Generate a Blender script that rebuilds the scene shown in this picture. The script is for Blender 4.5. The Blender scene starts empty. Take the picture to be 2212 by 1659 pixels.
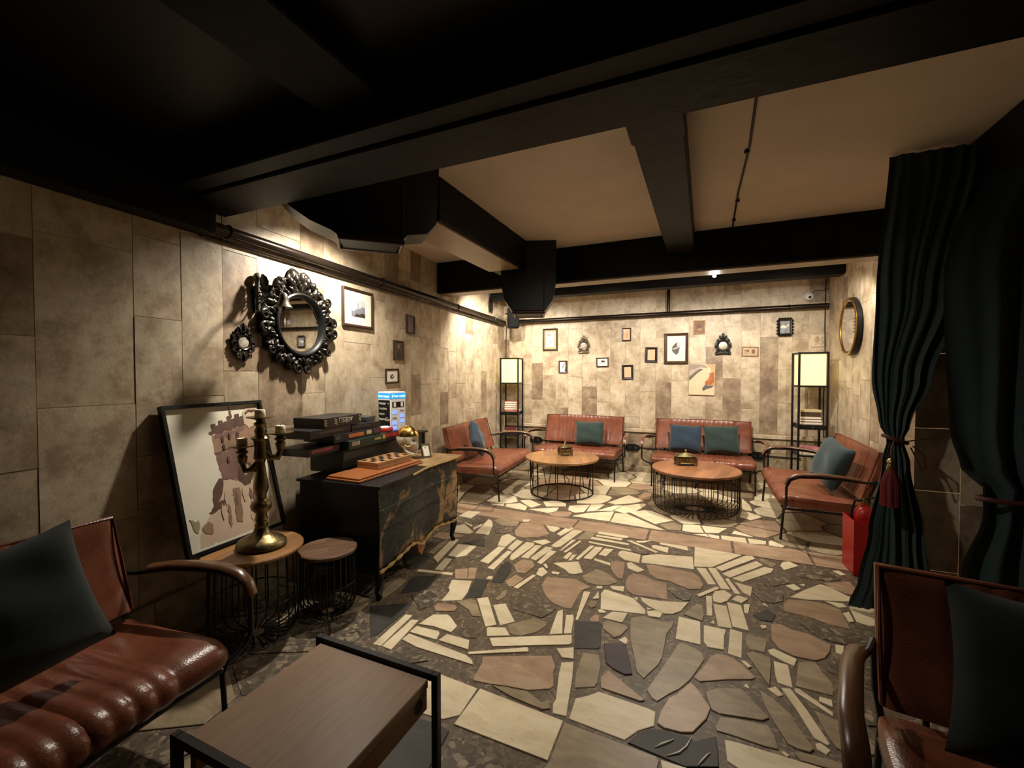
import bpy, bmesh, math, random
from mathutils import Vector, Matrix
PI = math.pi
R = math.radians
random.seed(11)
scene = bpy.context.scene
COL = scene.collection

# ------------------------------------------------------------------ camera
# room axes: X along the back wall, Y towards the back wall, Z up, metres
cd = bpy.data.cameras.new('camera')
cam = bpy.data.objects.new('camera', cd)
COL.objects.link(cam)
cd.sensor_width = 36.0
cd.lens = 940.0 / 2212.0 * 36.0
cd.clip_start = 0.05
cam.location = (0, 0, 1.48)
cam.rotation_euler = (R(90 - 1.3), 0, R(23.9))
scene.camera = cam

# ------------------------------------------------------------------ view + world
scene.view_settings.view_transform = 'Standard'
scene.view_settings.look = 'None'
scene.view_settings.gamma = 1.0
scene.view_settings.use_curve_mapping = False
scene.view_settings.exposure = 0.0
world = bpy.data.worlds.new('dim_room_world')
scene.world = world
world.use_nodes = True
world.node_tree.nodes['Background'].inputs[0].default_value = (1.0, 0.8, 0.6, 1)
world.node_tree.nodes['Background'].inputs[1].default_value = 0.0008


# ------------------------------------------------------------------ lamps of the room
def lamp(name, loc, energy, color, radius=0.03, target=None, angle=None, blend=0.5):
    l = bpy.data.lights.new(name, 'SPOT' if target else 'POINT')
    l.energy = energy
    l.color = color
    l.shadow_soft_size = radius
    o = bpy.data.objects.new(name, l)
    o.location = loc
    if target:
        l.spot_size = R(angle)
        l.spot_blend = blend
        d = Vector(target) - Vector(loc)
        o.rotation_euler = d.to_track_quat('-Z', 'Y').to_euler()
    COL.objects.link(o)
    return o


WARM = (1.0, 0.905, 0.765)
CEIL = 2.81
SPOTS = [
    # (position of the bulb, watts, aim, cone, blend)
    ((-2.30, 2.42, 2.56), 165, (-2.80, 2.52, 1.1), 142, 0.8),     # washes the wall with the big mirror
    ((-2.45, 5.15, 2.58), 165, (-2.95, 6.0, 0.9), 150, 0.7),      # washes the far left corner
    ((0.08, 4.95, 2.44), 150, (-0.1, 5.9, 0.9), 132, 0.45),       # bulb between the two far beams
    ((-0.75, 1.97, 2.68), 66, (-0.3, 3.5, 0.0), 126, 0.9),        # behind the main beam, down to the floor
    ((-1.15, 4.92, 2.58), 88, (-1.3, 6.2, 0.9), 118, 0.4),       # behind the far beam, picture wall
    ((1.05, 4.92, 2.58), 60, (0.9, 6.2, 0.9), 118, 0.4),          # behind the far beam, right corner
    ((-2.30, 5.78, 2.66), 55, (-2.9, 6.6, 1.4), 130, 0.7),        # speaker corner
    ((-0.35, 4.80, 2.53), 110, (-0.4, 2.7, 0.0), 104, 0.7),        # added fill behind the far beam, brightens the middle of the floor
]
for p_, w_, t_, a_, b_ in SPOTS:
    lamp('spotlight_light', p_, w_, WARM, 0.035, t_, a_, b_)
lamp('bare_bulb_light', (0.08, 4.95, 2.40), 9, WARM, 0.03)

# ------------------------------------------------------------------ materials
MATS = {}


def C(r, g, b):
    """sRGB 0-255 -> linear"""
    def f(v):
        v /= 255.0
        return v / 12.92 if v <= 0.04045 else ((v + 0.055) / 1.055) ** 2.4
    return (f(r), f(g), f(b))


def base_nodes(name):
    m = bpy.data.materials.new(name)
    m.use_nodes = True
    nt = m.node_tree
    return m, nt, nt.nodes, nt.links, nt.nodes['Principled BSDF']


def coords(nt, world_space):
    if world_space:
        return nt.nodes.new('ShaderNodeNewGeometry').outputs['Position']
    return nt.nodes.new('ShaderNodeTexCoord').outputs['Object']


def ramp(nt, stops, fac):
    r = nt.nodes.new('ShaderNodeValToRGB')
    e = r.color_ramp.elements
    while len(e) < len(stops):
        e.new(0.5)
    for i, (p, c) in enumerate(stops):
        e[i].position = p
        e[i].color = (c[0], c[1], c[2], 1)
    nt.links.new(fac, r.inputs[0])
    return r.outputs[0]


def noise(nt, co, scale, detail=5, rough=0.6, dist=0.0, stretch=None):
    n = nt.nodes.new('ShaderNodeTexNoise')
    n.inputs['Scale'].default_value = scale
    n.inputs['Detail'].default_value = detail
    n.inputs['Roughness'].default_value = rough
    n.inputs['Distortion'].default_value = dist
    if stretch:
        mp = nt.nodes.new('ShaderNodeMapping')
        mp.inputs['Scale'].default_value = stretch
        nt.links.new(co, mp.inputs['Vector'])
        co = mp.outputs[0]
    nt.links.new(co, n.inputs['Vector'])
    return n.outputs['Fac']


def mixc(nt, a, b, fac, mode='MIX'):
    m = nt.nodes.new('ShaderNodeMix')
    m.data_type = 'RGBA'
    m.blend_type = mode
    for sock, v in ((m.inputs[6], a), (m.inputs[7], b)):
        if isinstance(v, tuple):
            sock.default_value = (v[0], v[1], v[2], 1)
        else:
            nt.links.new(v, sock)
    if isinstance(fac, float):
        m.inputs[0].default_value = fac
    else:
        nt.links.new(fac, m.inputs[0])
    return m.outputs[2]


def bumpn(nt, bsdf, h, strength, dist=0.01):
    b = nt.nodes.new('ShaderNodeBump')
    b.inputs['Strength'].default_value = strength
    b.inputs['Distance'].default_value = dist
    nt.links.new(h, b.inputs['Height'])
    nt.links.new(b.outputs[0], bsdf.inputs['Normal'])


def scl(c, k):
    return tuple(min(1.0, v * k) for v in c)


def objrand(nt, col, amt):
    oi = nt.nodes.new('ShaderNodeObjectInfo')
    mr = nt.nodes.new('ShaderNodeMapRange')
    mr.inputs[3].default_value = 1 - amt
    mr.inputs[4].default_value = 1 + amt
    nt.links.new(oi.outputs['Random'], mr.inputs[0])
    hs = nt.nodes.new('ShaderNodeHueSaturation')
    nt.links.new(mr.outputs[0], hs.inputs['Value'])
    nt.links.new(col, hs.inputs['Color'])
    return hs.outputs[0]


def mat(name, col, rough=0.5, metal=0.0, var=0.15, scale=8, bump=0.0, bscale=60, rnd=0.0, ws=False, stretch=None,
        coat=0.0, emit=None, estr=0.0, spec=0.5, trans=0.0):
    if name in MATS:
        return MATS[name]
    m, nt, N, L, b = base_nodes(name)
    co = coords(nt, ws)
    n = noise(nt, co, scale, stretch=stretch)
    c = ramp(nt, [(0.3, scl(col, 1 - var)), (0.7, scl(col, 1 + var))], n)
    if rnd:
        c = objrand(nt, c, rnd)
    L.new(c, b.inputs['Base Color'])
    b.inputs['Roughness'].default_value = rough
    b.inputs['Metallic'].default_value = metal
    b.inputs['Specular IOR Level'].default_value = spec
    b.inputs['Coat Weight'].default_value = coat
    b.inputs['Coat Roughness'].default_value = 0.15
    b.inputs['Transmission Weight'].default_value = trans
    if bump:
        bumpn(nt, b, noise(nt, co, bscale, 6, stretch=stretch), bump)
    if emit:
        b.inputs['Emission Color'].default_value = (emit[0], emit[1], emit[2], 1)
        b.inputs['Emission Strength'].default_value = estr
    MATS[name] = m
    return m


def tile_mat(name, c1, c2, c3, rough=0.42):
    """travertine: cloudy, veined, each tile a little different"""
    m, nt, N, L, b = base_nodes(name)
    co = coords(nt, True)
    oi = N.new('ShaderNodeObjectInfo')
    ad = N.new('ShaderNodeVectorMath')
    ad.operation = 'MULTIPLY_ADD'
    L.new(oi.outputs['Random'], ad.inputs[0])
    ad.inputs[1].default_value = (37, 53, 71)
    L.new(co, ad.inputs[2])
    v = ad.outputs[0]
    n1 = noise(nt, v, 4.2, 10, 0.72, 0.15)
    n2 = noise(nt, v, 16.0, 8, 0.78, 0.1, (1.0, 1.0, 0.7))
    c = ramp(nt, [(0.38, c2), (0.5, c1), (0.62, c3)], n1)
    d = ramp(nt, [(0.50, (0, 0, 0)), (0.68, (1, 1, 1))], n2)
    sep = N.new('ShaderNodeMath')
    sep.operation = 'MULTIPLY'
    sep.inputs[1].default_value = 0.55
    L.new(d, sep.inputs[0])
    c = mixc(nt, c, scl(c2, 0.72), sep.outputs[0])
    c = objrand(nt, c, 0.07)
    L.new(c, b.inputs['Base Color'])
    rr = N.new('ShaderNodeMapRange')
    rr.inputs[3].default_value = rough - 0.12
    rr.inputs[4].default_value = rough + 0.15
    L.new(n2, rr.inputs[0])
    L.new(rr.outputs[0], b.inputs['Roughness'])
    bumpn(nt, b, n2, 0.25, 0.008)
    MATS[name] = m
    return m


TILE = tile_mat('travertine_tile', C(190, 173, 147), C(158, 138, 113), C(208, 194, 169))
TILE_DK = tile_mat('travertine_tile_brown', C(146, 126, 104), C(118, 99, 81), C(176, 157, 131))
TILE_RD = tile_mat('dado_stone', C(170, 152, 124), C(120, 104, 82), C(196, 180, 150))
GROUT = mat('pale_grout', C(200, 184, 150), 0.8, var=0.2, ws=True)
MORTAR = None


def conglomerate(name, c1, c2, c3, sc, rough=0.4):
    m, nt, N, L, b = base_nodes(name)
    co = coords(nt, True)
    nz = N.new('ShaderNodeTexNoise')
    nz.inputs['Scale'].default_value = 9
    L.new(co, nz.inputs['Vector'])
    ml = N.new('ShaderNodeVectorMath')
    ml.operation = 'MULTIPLY_ADD'
    L.new(nz.outputs['Color'], ml.inputs[0])
    ml.inputs[1].default_value = (0.12, 0.12, 0.12)
    L.new(co, ml.inputs[2])
    v = N.new('ShaderNodeTexVoronoi')
    v.inputs['Scale'].default_value = sc
    L.new(ml.outputs[0], v.inputs['Vector'])
    sp = N.new('ShaderNodeSeparateColor')
    L.new(v.outputs['Color'], sp.inputs[0])
    n = noise(nt, co, 5, 8, 0.75)
    c = ramp(nt, [(0.0, c2), (0.55, c1), (0.82, c3), (0.97, scl(c3, 1.9))], sp.outputs[0])
    c = mixc(nt, c, c2, n)
    L.new(objrand(nt, c, 0.15), b.inputs['Base Color'])
    b.inputs['Roughness'].default_value = rough
    bumpn(nt, b, n, 0.15, 0.005)
    MATS[name] = m
    return m


def stone(name, c1, c2, c3, rough=0.42, sc=7.0, rnd=0.09):
    m, nt, N, L, b = base_nodes(name)
    co = coords(nt, True)
    n = noise(nt, co, sc, 8, 0.7, 0.4, (0.7, 1.5, 1))
    n2 = noise(nt, co, 55, 4, 0.7)
    c = ramp(nt, [(0.32, c2), (0.5, c1), (0.7, c3)], n)
    dk = ramp(nt, [(0.62, (1, 1, 1)), (0.72, (0.62, 0.6, 0.58))], n2)
    c = mixc(nt, c, dk, 0.75, 'MULTIPLY')
    L.new(objrand(nt, c, rnd), b.inputs['Base Color'])
    b.inputs['Roughness'].default_value = rough
    bumpn(nt, b, n2, 0.12, 0.004)
    MATS[name] = m
    return m


STONE = {
    'L': stone('cream_limestone', C(226, 211, 178), C(208, 190, 155), C(238, 226, 196), 0.42, 6, 0.07),
    'T': stone('olive_tan_stone', C(146, 130, 104), C(122, 106, 82), C(170, 152, 122), 0.42),
    'P': stone('pink_tan_stone', C(168, 140, 114), C(146, 118, 94), C(186, 160, 134), 0.42),
    'D': stone('black_green_stone', C(52, 50, 46), C(38, 38, 36), C(66, 62, 56), 0.55),
    'V': stone('violet_black_stone', C(58, 48, 52), C(44, 36, 40), C(72, 60, 62), 0.55),
    'G': conglomerate('grey_conglomerate', C(108, 97, 82), C(76, 66, 55), C(146, 132, 110), 38),
}
MORTAR = conglomerate('terrazzo_mortar', C(99, 86, 69), C(78, 66, 52), C(120, 106, 86), 60, 0.5)

PLASTER = mat('ceiling_plaster', C(206, 190, 170), 0.85, var=0.06, scale=2.5, bump=0.1, bscale=30, ws=True)
BLACKWOOD = mat('black_stained_timber', C(17, 17, 16), 0.5, var=0.3, scale=4, bump=0.25, bscale=14, stretch=(1, 1, 9), spec=0.12)
BLACKPAINT = mat('black_painted_sheet', C(20, 20, 21), 0.4, var=0.15, spec=0.3)
BLACKMETAL = mat('black_iron', C(26, 25, 25), 0.42, 0.3, var=0.2, scale=20)
PIPE = mat('dark_steel_pipe', C(46, 38, 32), 0.28, 0.7, var=0.15)


def wood(name, c1, c2, rough=0.4, axis='x', sc=6, plank=0.0, coat=0.15):
    m, nt, N, L, b = base_nodes(name)
    co = coords(nt, False)
    st = {'x': (0.6, 9, 9), 'y': (9, 0.6, 9), 'z': (9, 9, 0.6)}[axis]
    n = noise(nt, co, sc, 8, 0.65, 0.6, st)
    n2 = noise(nt, co, 2.0, 3)
    c = ramp(nt, [(0.3, c1), (0.7, c2)], n)
    c = mixc(nt, c, scl(c1, 0.8), n2)
    if plank:
        sn = N.new('ShaderNodeVectorMath')
        sn.operation = 'SNAP'
        sn.inputs[1].default_value = {'x': (50, plank, 50), 'y': (plank, 50, 50), 'z': (plank, 50, 50)}[axis]
        L.new(co, sn.inputs[0])
        wn = N.new('ShaderNodeTexWhiteNoise')
        L.new(sn.outputs[0], wn.inputs['Vector'])
        mr = N.new('ShaderNodeMapRange')
        mr.inputs[3].default_value = 0.72
        mr.inputs[4].default_value = 1.25
        L.new(wn.outputs['Value'], mr.inputs[0])
        hs = N.new('ShaderNodeHueSaturation')
        L.new(mr.outputs[0], hs.inputs['Value'])
        L.new(c, hs.inputs['Color'])
        c = hs.outputs[0]
    L.new(c, b.inputs['Base Color'])
    b.inputs['Roughness'].default_value = rough
    b.inputs['Coat Weight'].default_value = coat
    b.inputs['Coat Roughness'].default_value = 0.25
    bumpn(nt, b, n, 0.12, 0.004)
    MATS[name] = m
    return m


WOOD_OAK = wood('oiled_acacia', C(150, 104, 62), C(192, 146, 94), 0.38, 'y', 5, 0.075)
WOOD_OAK2 = wood('brown_acacia', C(138, 88, 56), C(182, 126, 82), 0.38, 'y', 5, 0.09)
WOOD_RUST = wood('rustic_brown_boards', C(88, 62, 44), C(146, 112, 84), 0.5, 'x', 6, 0.08)
WOOD_TEAK = wood('greyish_teak', C(158, 122, 92), C(198, 160, 124), 0.42, 'y', 7)
WOOD_APRON = wood('amber_apron_wood', C(150, 96, 44), C(186, 128, 66), 0.45, 'y', 6)
WOOD_ARM = wood('armrest_walnut', C(92, 58, 36), C(140, 96, 62), 0.3, 'y', 6, coat=0.4)
WOOD_SOFFIT = wood('soffit_boards', C(128, 104, 72), C(170, 142, 102), 0.5, 'x', 5, 0.0)
WOOD_BOARD = wood('orange_brown_board', C(158, 92, 50), C(196, 126, 74), 0.32, 'x', 6, coat=0.4)
WOOD_PALE = wood('pale_chess_wood', C(176, 130, 86), C(206, 160, 112), 0.45, 'x', 8)
WOOD_FRAME = wood('dark_walnut_frame', C(48, 32, 22), C(82, 56, 36), 0.35, 'x', 8)


def leather(name, c1, c2, rough=0.26):
    m, nt, N, L, b = base_nodes(name)
    co = coords(nt, False)
    n = noise(nt, co, 5, 7, 0.7, 0.3)
    v = N.new('ShaderNodeTexVoronoi')
    v.inputs['Scale'].default_value = 140
    L.new(co, v.inputs['Vector'])
    L.new(ramp(nt, [(0.28, c1), (0.7, c2)], n), b.inputs['Base Color'])
    rr = N.new('ShaderNodeMapRange')
    rr.inputs[3].default_value = rough - 0.06
    rr.inputs[4].default_value = rough + 0.14
    L.new(n, rr.inputs[0])
    L.new(rr.outputs[0], b.inputs['Roughness'])
    bumpn(nt, b, v.outputs['Distance'], 0.12, 0.004)
    MATS[name] = m
    return m


LEATHER = leather('oxblood_brown_leather', C(101, 54, 38), C(139, 81, 57))
PIPING = leather('leather_piping', C(82, 40, 28), C(108, 58, 40))


def fabric(name, c, rnd=0.05):
    m, nt, N, L, b = base_nodes(name)
    co = coords(nt, False)
    n = noise(nt, co, 7, 6, 0.7)
    w = noise(nt, co, 320, 2)
    cc = ramp(nt, [(0.3, scl(c, 0.75)), (0.75, scl(c, 1.25))], n)
    L.new(objrand(nt, cc, rnd), b.inputs['Base Color'])
    b.inputs['Roughness'].default_value = 0.9
    b.inputs['Sheen Weight'].default_value = 0.25
    bumpn(nt, b, w, 0.3, 0.003)
    MATS[name] = m
    return m


TEAL = fabric('teal_velvet', C(36, 58, 62))
TEALGREEN = fabric('teal_green_velvet', C(38, 58, 54))
TEALBLUE = fabric('teal_blue_velvet', C(36, 56, 74))
TEALSHADED = fabric('shaded_teal_velvet', C(25, 39, 39))  # teal velvet with the dimness of the near seats put into its colour
CURTAIN = fabric('bottle_green_velvet', C(32, 52, 50), 0.0)

BRASS = mat('aged_brass', C(126, 112, 78), 0.36, 0.9, var=0.5, scale=14, bump=0.35, bscale=26)
GOLD = mat('polished_gold', C(214, 170, 84), 0.22, 1.0, var=0.08)
GILT = mat('worn_gilding', C(188, 160, 106), 0.38, 0.6, var=0.35, scale=25, bump=0.3, bscale=40)
SILVER = mat('tarnished_silver', C(160, 152, 138), 0.3, 0.9, var=0.3, scale=30)
CARVE = mat('black_bronze_carving', C(38, 34, 28), 0.32, 0.35, var=0.6, scale=18, bump=0.2, bscale=40)
MIRROR = mat('mirror_glass', C(232, 232, 230), 0.02, 1.0, var=0.0)
FOXED = mat('foxed_mirror_glass', C(170, 164, 150), 0.3, 0.3, var=0.5, scale=26)
WAX = mat('ivory_candle_wax', C(238, 226, 200), 0.45, var=0.04)
PAPER = mat('white_paper', C(232, 226, 210), 0.7, var=0.03, scale=3)
CREAM = mat('cream_passepartout', C(182, 158, 122), 0.8, var=0.04)
PEACH = mat('peach_print', C(226, 178, 146), 0.7, var=0.1, scale=30)
REDMETAL = mat('red_enamel', C(170, 22, 20), 0.35, var=0.06)
WHITEPLASTIC = mat('white_plastic', C(226, 226, 228), 0.35, var=0.02)
BLACKPLASTIC = mat('black_plastic', C(14, 14, 15), 0.5, var=0.1, spec=0.25)
SHADE = mat('glowing_paper_shade', C(205, 180, 120), 0.8, var=0.02, emit=(1.0, 0.82, 0.36), estr=1.15)
BULB = mat('lit_bulb', C(255, 240, 210), 0.5, emit=(1.0, 0.86, 0.62), estr=60.0)
BLUEGLOW = mat('blue_backlit_sign', C(20, 90, 150), 0.4, emit=(0.04, 0.36, 0.75), estr=1.0)
CYANTEXT = mat('cyan_lit_letters', C(160, 240, 255), 0.4, emit=(0.45, 0.95, 1.0), estr=2.2)
BLUELED = mat('blue_led_slot', C(40, 60, 255), 0.4, emit=(0.12, 0.2, 1.0), estr=2.5)

# ------------------------------------------------------------------ mesh building


class MB:
    def __init__(s):
        s.v = []
        s.f = []

    def add(s, vs, fs):
        o = len(s.v)
        s.v += [tuple(p) for p in vs]
        s.f += [tuple(i + o for i in f) for f in fs]
        return s

    def box(s, c, d, rot=None):
        hx, hy, hz = d[0] / 2, d[1] / 2, d[2] / 2
        vs = [Vector((x, y, z)) for x in (-hx, hx) for y in (-hy, hy) for z in (-hz, hz)]
        if rot is not None:
            vs = [rot @ p for p in vs]
        vs = [p + Vector(c) for p in vs]
        return s.add(vs, [(0, 1, 3, 2), (4, 6, 7, 5), (0, 4, 5, 1), (2, 3, 7, 6), (0, 2, 6, 4), (1, 5, 7, 3)])

    def bbox(s, x0, x1, y0, y1, z0, z1, ch=0.0):
        """box with optional chamfer on all edges (cheap rounded box)"""
        if not ch:
            return s.box(((x0 + x1) / 2, (y0 + y1) / 2, (z0 + z1) / 2), (x1 - x0, y1 - y0, z1 - z0))
        def ring(z, k):
            a, b, c, d = x0 + k, x1 - k, y0 + k, y1 - k
            e = ch - k if k < ch else 0
            e = max(e, ch * 0.4)
            return [(a + e, c, z), (b - e, c, z), (b, c + e, z), (b, d - e, z), (b - e, d, z), (a + e, d, z), (a, d - e, z), (a, c + e, z)]
        rs = [ring(z0, ch), ring(z0 + ch, 0), ring(z1 - ch, 0), ring(z1, ch)]
        vs = [p for r in rs for p in r]
        fs = [tuple(reversed(range(8))), tuple(range(24, 32))]
        for k in range(3):
            for i in range(8):
                j = (i + 1) % 8
                fs.append((k * 8 + i, k * 8 + j, k * 8 + 8 + j, k * 8 + 8 + i))
        return s.add(vs, fs)

    def tube(s, pts, r, n=8, closed=False, flat=None):
        """tube along a path; r number or list; flat=(rx, rz) elliptical section"""
        pts = [Vector(p) for p in pts]
        m = len(pts)
        tang = []
        for i in range(m):
            if closed:
                t = pts[(i + 1) % m] - pts[i - 1]
            else:
                t = pts[min(i + 1, m - 1)] - pts[max(i - 1, 0)]
            tang.append(t.normalized())
        up = Vector((0, 0, 1))
        if abs(tang[0].dot(up)) > 0.95:
            up = Vector((1, 0, 0))
        nrm = (up - tang[0] * up.dot(tang[0])).normalized()
        vs, fs = [], []
        for i in range(m):
            t = tang[i]
            nrm = (nrm - t * nrm.dot(t)).normalized()
            bn = t.cross(nrm)
            rr = r[i] if isinstance(r, (list, tuple)) else r
            for k in range(n):
                a = 2 * PI * k / n
                if flat:
                    vs.append(pts[i] + bn * (math.cos(a) * flat[0]) + nrm * (math.sin(a) * flat[1]))
                else:
                    vs.append(pts[i] + (bn * math.cos(a) + nrm * math.sin(a)) * rr)
        for i in range(m if closed else m - 1):
            for k in range(n):
                a, b = i * n + k, i * n + (k + 1) % n
                c, d = ((i + 1) % m) * n + (k + 1) % n, ((i + 1) % m) * n + k
                fs.append((a, b, c, d))
        if not closed:
            fs.append(tuple(reversed(range(n))))
            fs.append(tuple(range((m - 1) * n, m * n)))
        return s.add(vs, fs)

    def lathe(s, prof, n=24, c=(0, 0, 0), squash=(1, 1)):
        """prof: (r, z) from bottom to top round the Z axis"""
        vs, fs = [], []
        for r, z in prof:
            for k in range(n):
                a = 2 * PI * k / n
                vs.append((c[0] + r * math.cos(a) * squash[0], c[1] + r * math.sin(a) * squash[1], c[2] + z))
        for i in range(len(prof) - 1):
            for k in range(n):
                j = (k + 1) % n
                fs.append((i * n + k, i * n + j, (i + 1) * n + j, (i + 1) * n + k))
        fs.append(tuple(reversed(range(n))))
        fs.append(tuple(range((len(prof) - 1) * n, len(prof) * n)))
        return s.add(vs, fs)

    def prism(s, poly, z0, z1, ch=0.0):
        """extruded polygon (CCW) in XY with an optional chamfered top edge"""
        n = len(poly)
        cx = sum(p[0] for p in poly) / n
        cy = sum(p[1] for p in poly) / n
        vs = [(x, y, z0) for x, y in poly] + [(x, y, z1 - ch * 0.6) for x, y in poly]
        fs = [(i, (i + 1) % n, n + (i + 1) % n, n + i) for i in range(n)]
        if ch:
            for x, y in poly:
                d = math.hypot(x - cx, y - cy) + 1e-6
                k = max(0.0, 1 - ch / d)
                vs.append((cx + (x - cx) * k, cy + (y - cy) * k, z1))
            fs += [(n + i, n + (i + 1) % n, 2 * n + (i + 1) % n, 2 * n + i) for i in range(n)]
            fs.append(tuple(range(2 * n, 3 * n)))
        else:
            fs.append(tuple(range(n, 2 * n)))
        fs.append(tuple(reversed(range(n))))
        return s.add(vs, fs)

    def plate(s, poly, y0, y1):
        """extruded polygon in the XZ plane, between y0 (front) and y1 (back)"""
        n = len(poly)
        vs = [(x, y0, z) for x, z in poly] + [(x, y1, z) for x, z in poly]
        fs = [tuple(range(n)), tuple(reversed(range(n, 2 * n)))]
        fs += [((i + 1) % n, i, n + i, n + (i + 1) % n) for i in range(n)]
        return s.add(vs, fs)

    def ball(s, c, r, n=12, m=8):
        if not isinstance(r, (tuple, list)):
            r = (r, r, r)
        vs, fs = [], []
        for i in range(1, m):
            t = PI * i / m
            for k in range(n):
                a = 2 * PI * k / n
                vs.append((c[0] + r[0] * math.sin(t) * math.cos(a), c[1] + r[1] * math.sin(t) * math.sin(a), c[2] - r[2] * math.cos(t)))
        for i in range(m - 2):
            for k in range(n):
                j = (k + 1) % n
                fs.append((i * n + k, i * n + j, (i + 1) * n + j, (i + 1) * n + k))
        b, t = len(vs), len(vs) + 1
        vs += [(c[0], c[1], c[2] - r[2]), (c[0], c[1], c[2] + r[2])]
        for k in range(n):
            j = (k + 1) % n
            fs.append((b, j, k))
            fs.append((t, (m - 2) * n + k, (m - 2) * n + j))
        return s.add(vs, fs)

    def grid(s, nu, nv, fn, close_u=False, close_v=False):
        vs = [fn(i / (nu if close_u else nu - 1), j / (nv if close_v else nv - 1)) for i in range(nu) for j in range(nv)]
        fs = []
        for i in range(nu if close_u else nu - 1):
            for j in range(nv if close_v else nv - 1):
                i2, j2 = (i + 1) % nu, (j + 1) % nv
                fs.append((i * nv + j, i2 * nv + j, i2 * nv + j2, i * nv + j2))
        return s.add(vs, fs)

    def mesh(s, name, material, smooth=False, angle=40):
        me = bpy.data.meshes.new(name)
        me.from_pydata(s.v, [], s.f)
        me.validate()
        bm = bmesh.new()
        bm.from_mesh(me)
        bmesh.ops.recalc_face_normals(bm, faces=bm.faces)
        if smooth:
            for f in bm.faces:
                f.smooth = True
            for e in bm.edges:
                if len(e.link_faces) == 2 and e.calc_face_angle(0) > R(angle):
                    e.smooth = False
        bm.to_mesh(me)
        bm.free()
        me.materials.append(material)
        return me

    def build(s, name, material, parent=None, smooth=False, angle=40):
        return link(name, s.mesh(name, material, smooth, angle), parent)


def link(name, me, parent=None, loc=None, rot=None, scale=None):
    o = bpy.data.objects.new(name, me)
    COL.objects.link(o)
    if parent is not None:
        o.parent = parent
    if loc is not None:
        o.location = loc
    if rot is not None:
        o.rotation_euler = rot
    if scale is not None:
        o.scale = scale
    return o


def tag(o, label, cat, group=None):
    o['label'] = label
    o['category'] = cat
    if group:
        o['group'] = group
    return o


def thing(name, label, cat, loc=(0, 0, 0), rz=0.0, group=None):
    o = bpy.data.objects.new(name, None)
    o.empty_display_size = 0.1
    COL.objects.link(o)
    o.location = loc
    o.rotation_euler = (0, 0, rz)
    return tag(o, label, cat, group)


def place(o, loc, rz=0.0):
    o.location = loc
    o.rotation_euler = (0, 0, rz)
    return o


def struct(o):
    o['kind'] = 'structure'
    return o


def tree_copy(o, parent=None):
    c = o.copy()
    COL.objects.link(c)
    c.parent = parent
    for ch in o.children:
        tree_copy(ch, c)
    return c


def text_mesh(s, size, material, name='lettering', parent=None, loc=(0, 0, 0), rot=(PI / 2, 0, 0), align='LEFT', depth=0.0006):
    cu = bpy.data.curves.new(name, 'FONT')
    cu.body = s
    cu.size = size
    cu.align_x = align
    cu.extrude = depth
    tmp = bpy.data.objects.new(name, cu)
    COL.objects.link(tmp)
    bpy.context.view_layer.update()
    dg = bpy.context.evaluated_depsgraph_get()
    me = bpy.data.meshes.new_from_object(tmp.evaluated_get(dg))
    bpy.data.objects.remove(tmp)
    bpy.data.curves.remove(cu)
    me.materials.clear()
    me.materials.append(material)
    return link(name, me, parent, loc, rot)


# walls: x runs along the wall, -y points into the room, z up
LW_ROT = R(90) + math.atan(0.0861)
LW_O = Vector((-2.575, 0, 0))
WALLS = {'left': (LW_O, LW_ROT), 'back': (Vector((0, 6.78, 0)), 0.0), 'right': (Vector((1.454, 0, 0)), R(-90)),
         'return': (Vector((0, 3.5, 0)), 0.0)}


def onwall(w, u, z, off=0.0):
    o, r = WALLS[w]
    return (o + Matrix.Rotation(r, 3, 'Z') @ Vector((u, -off, z)), r)


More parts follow.
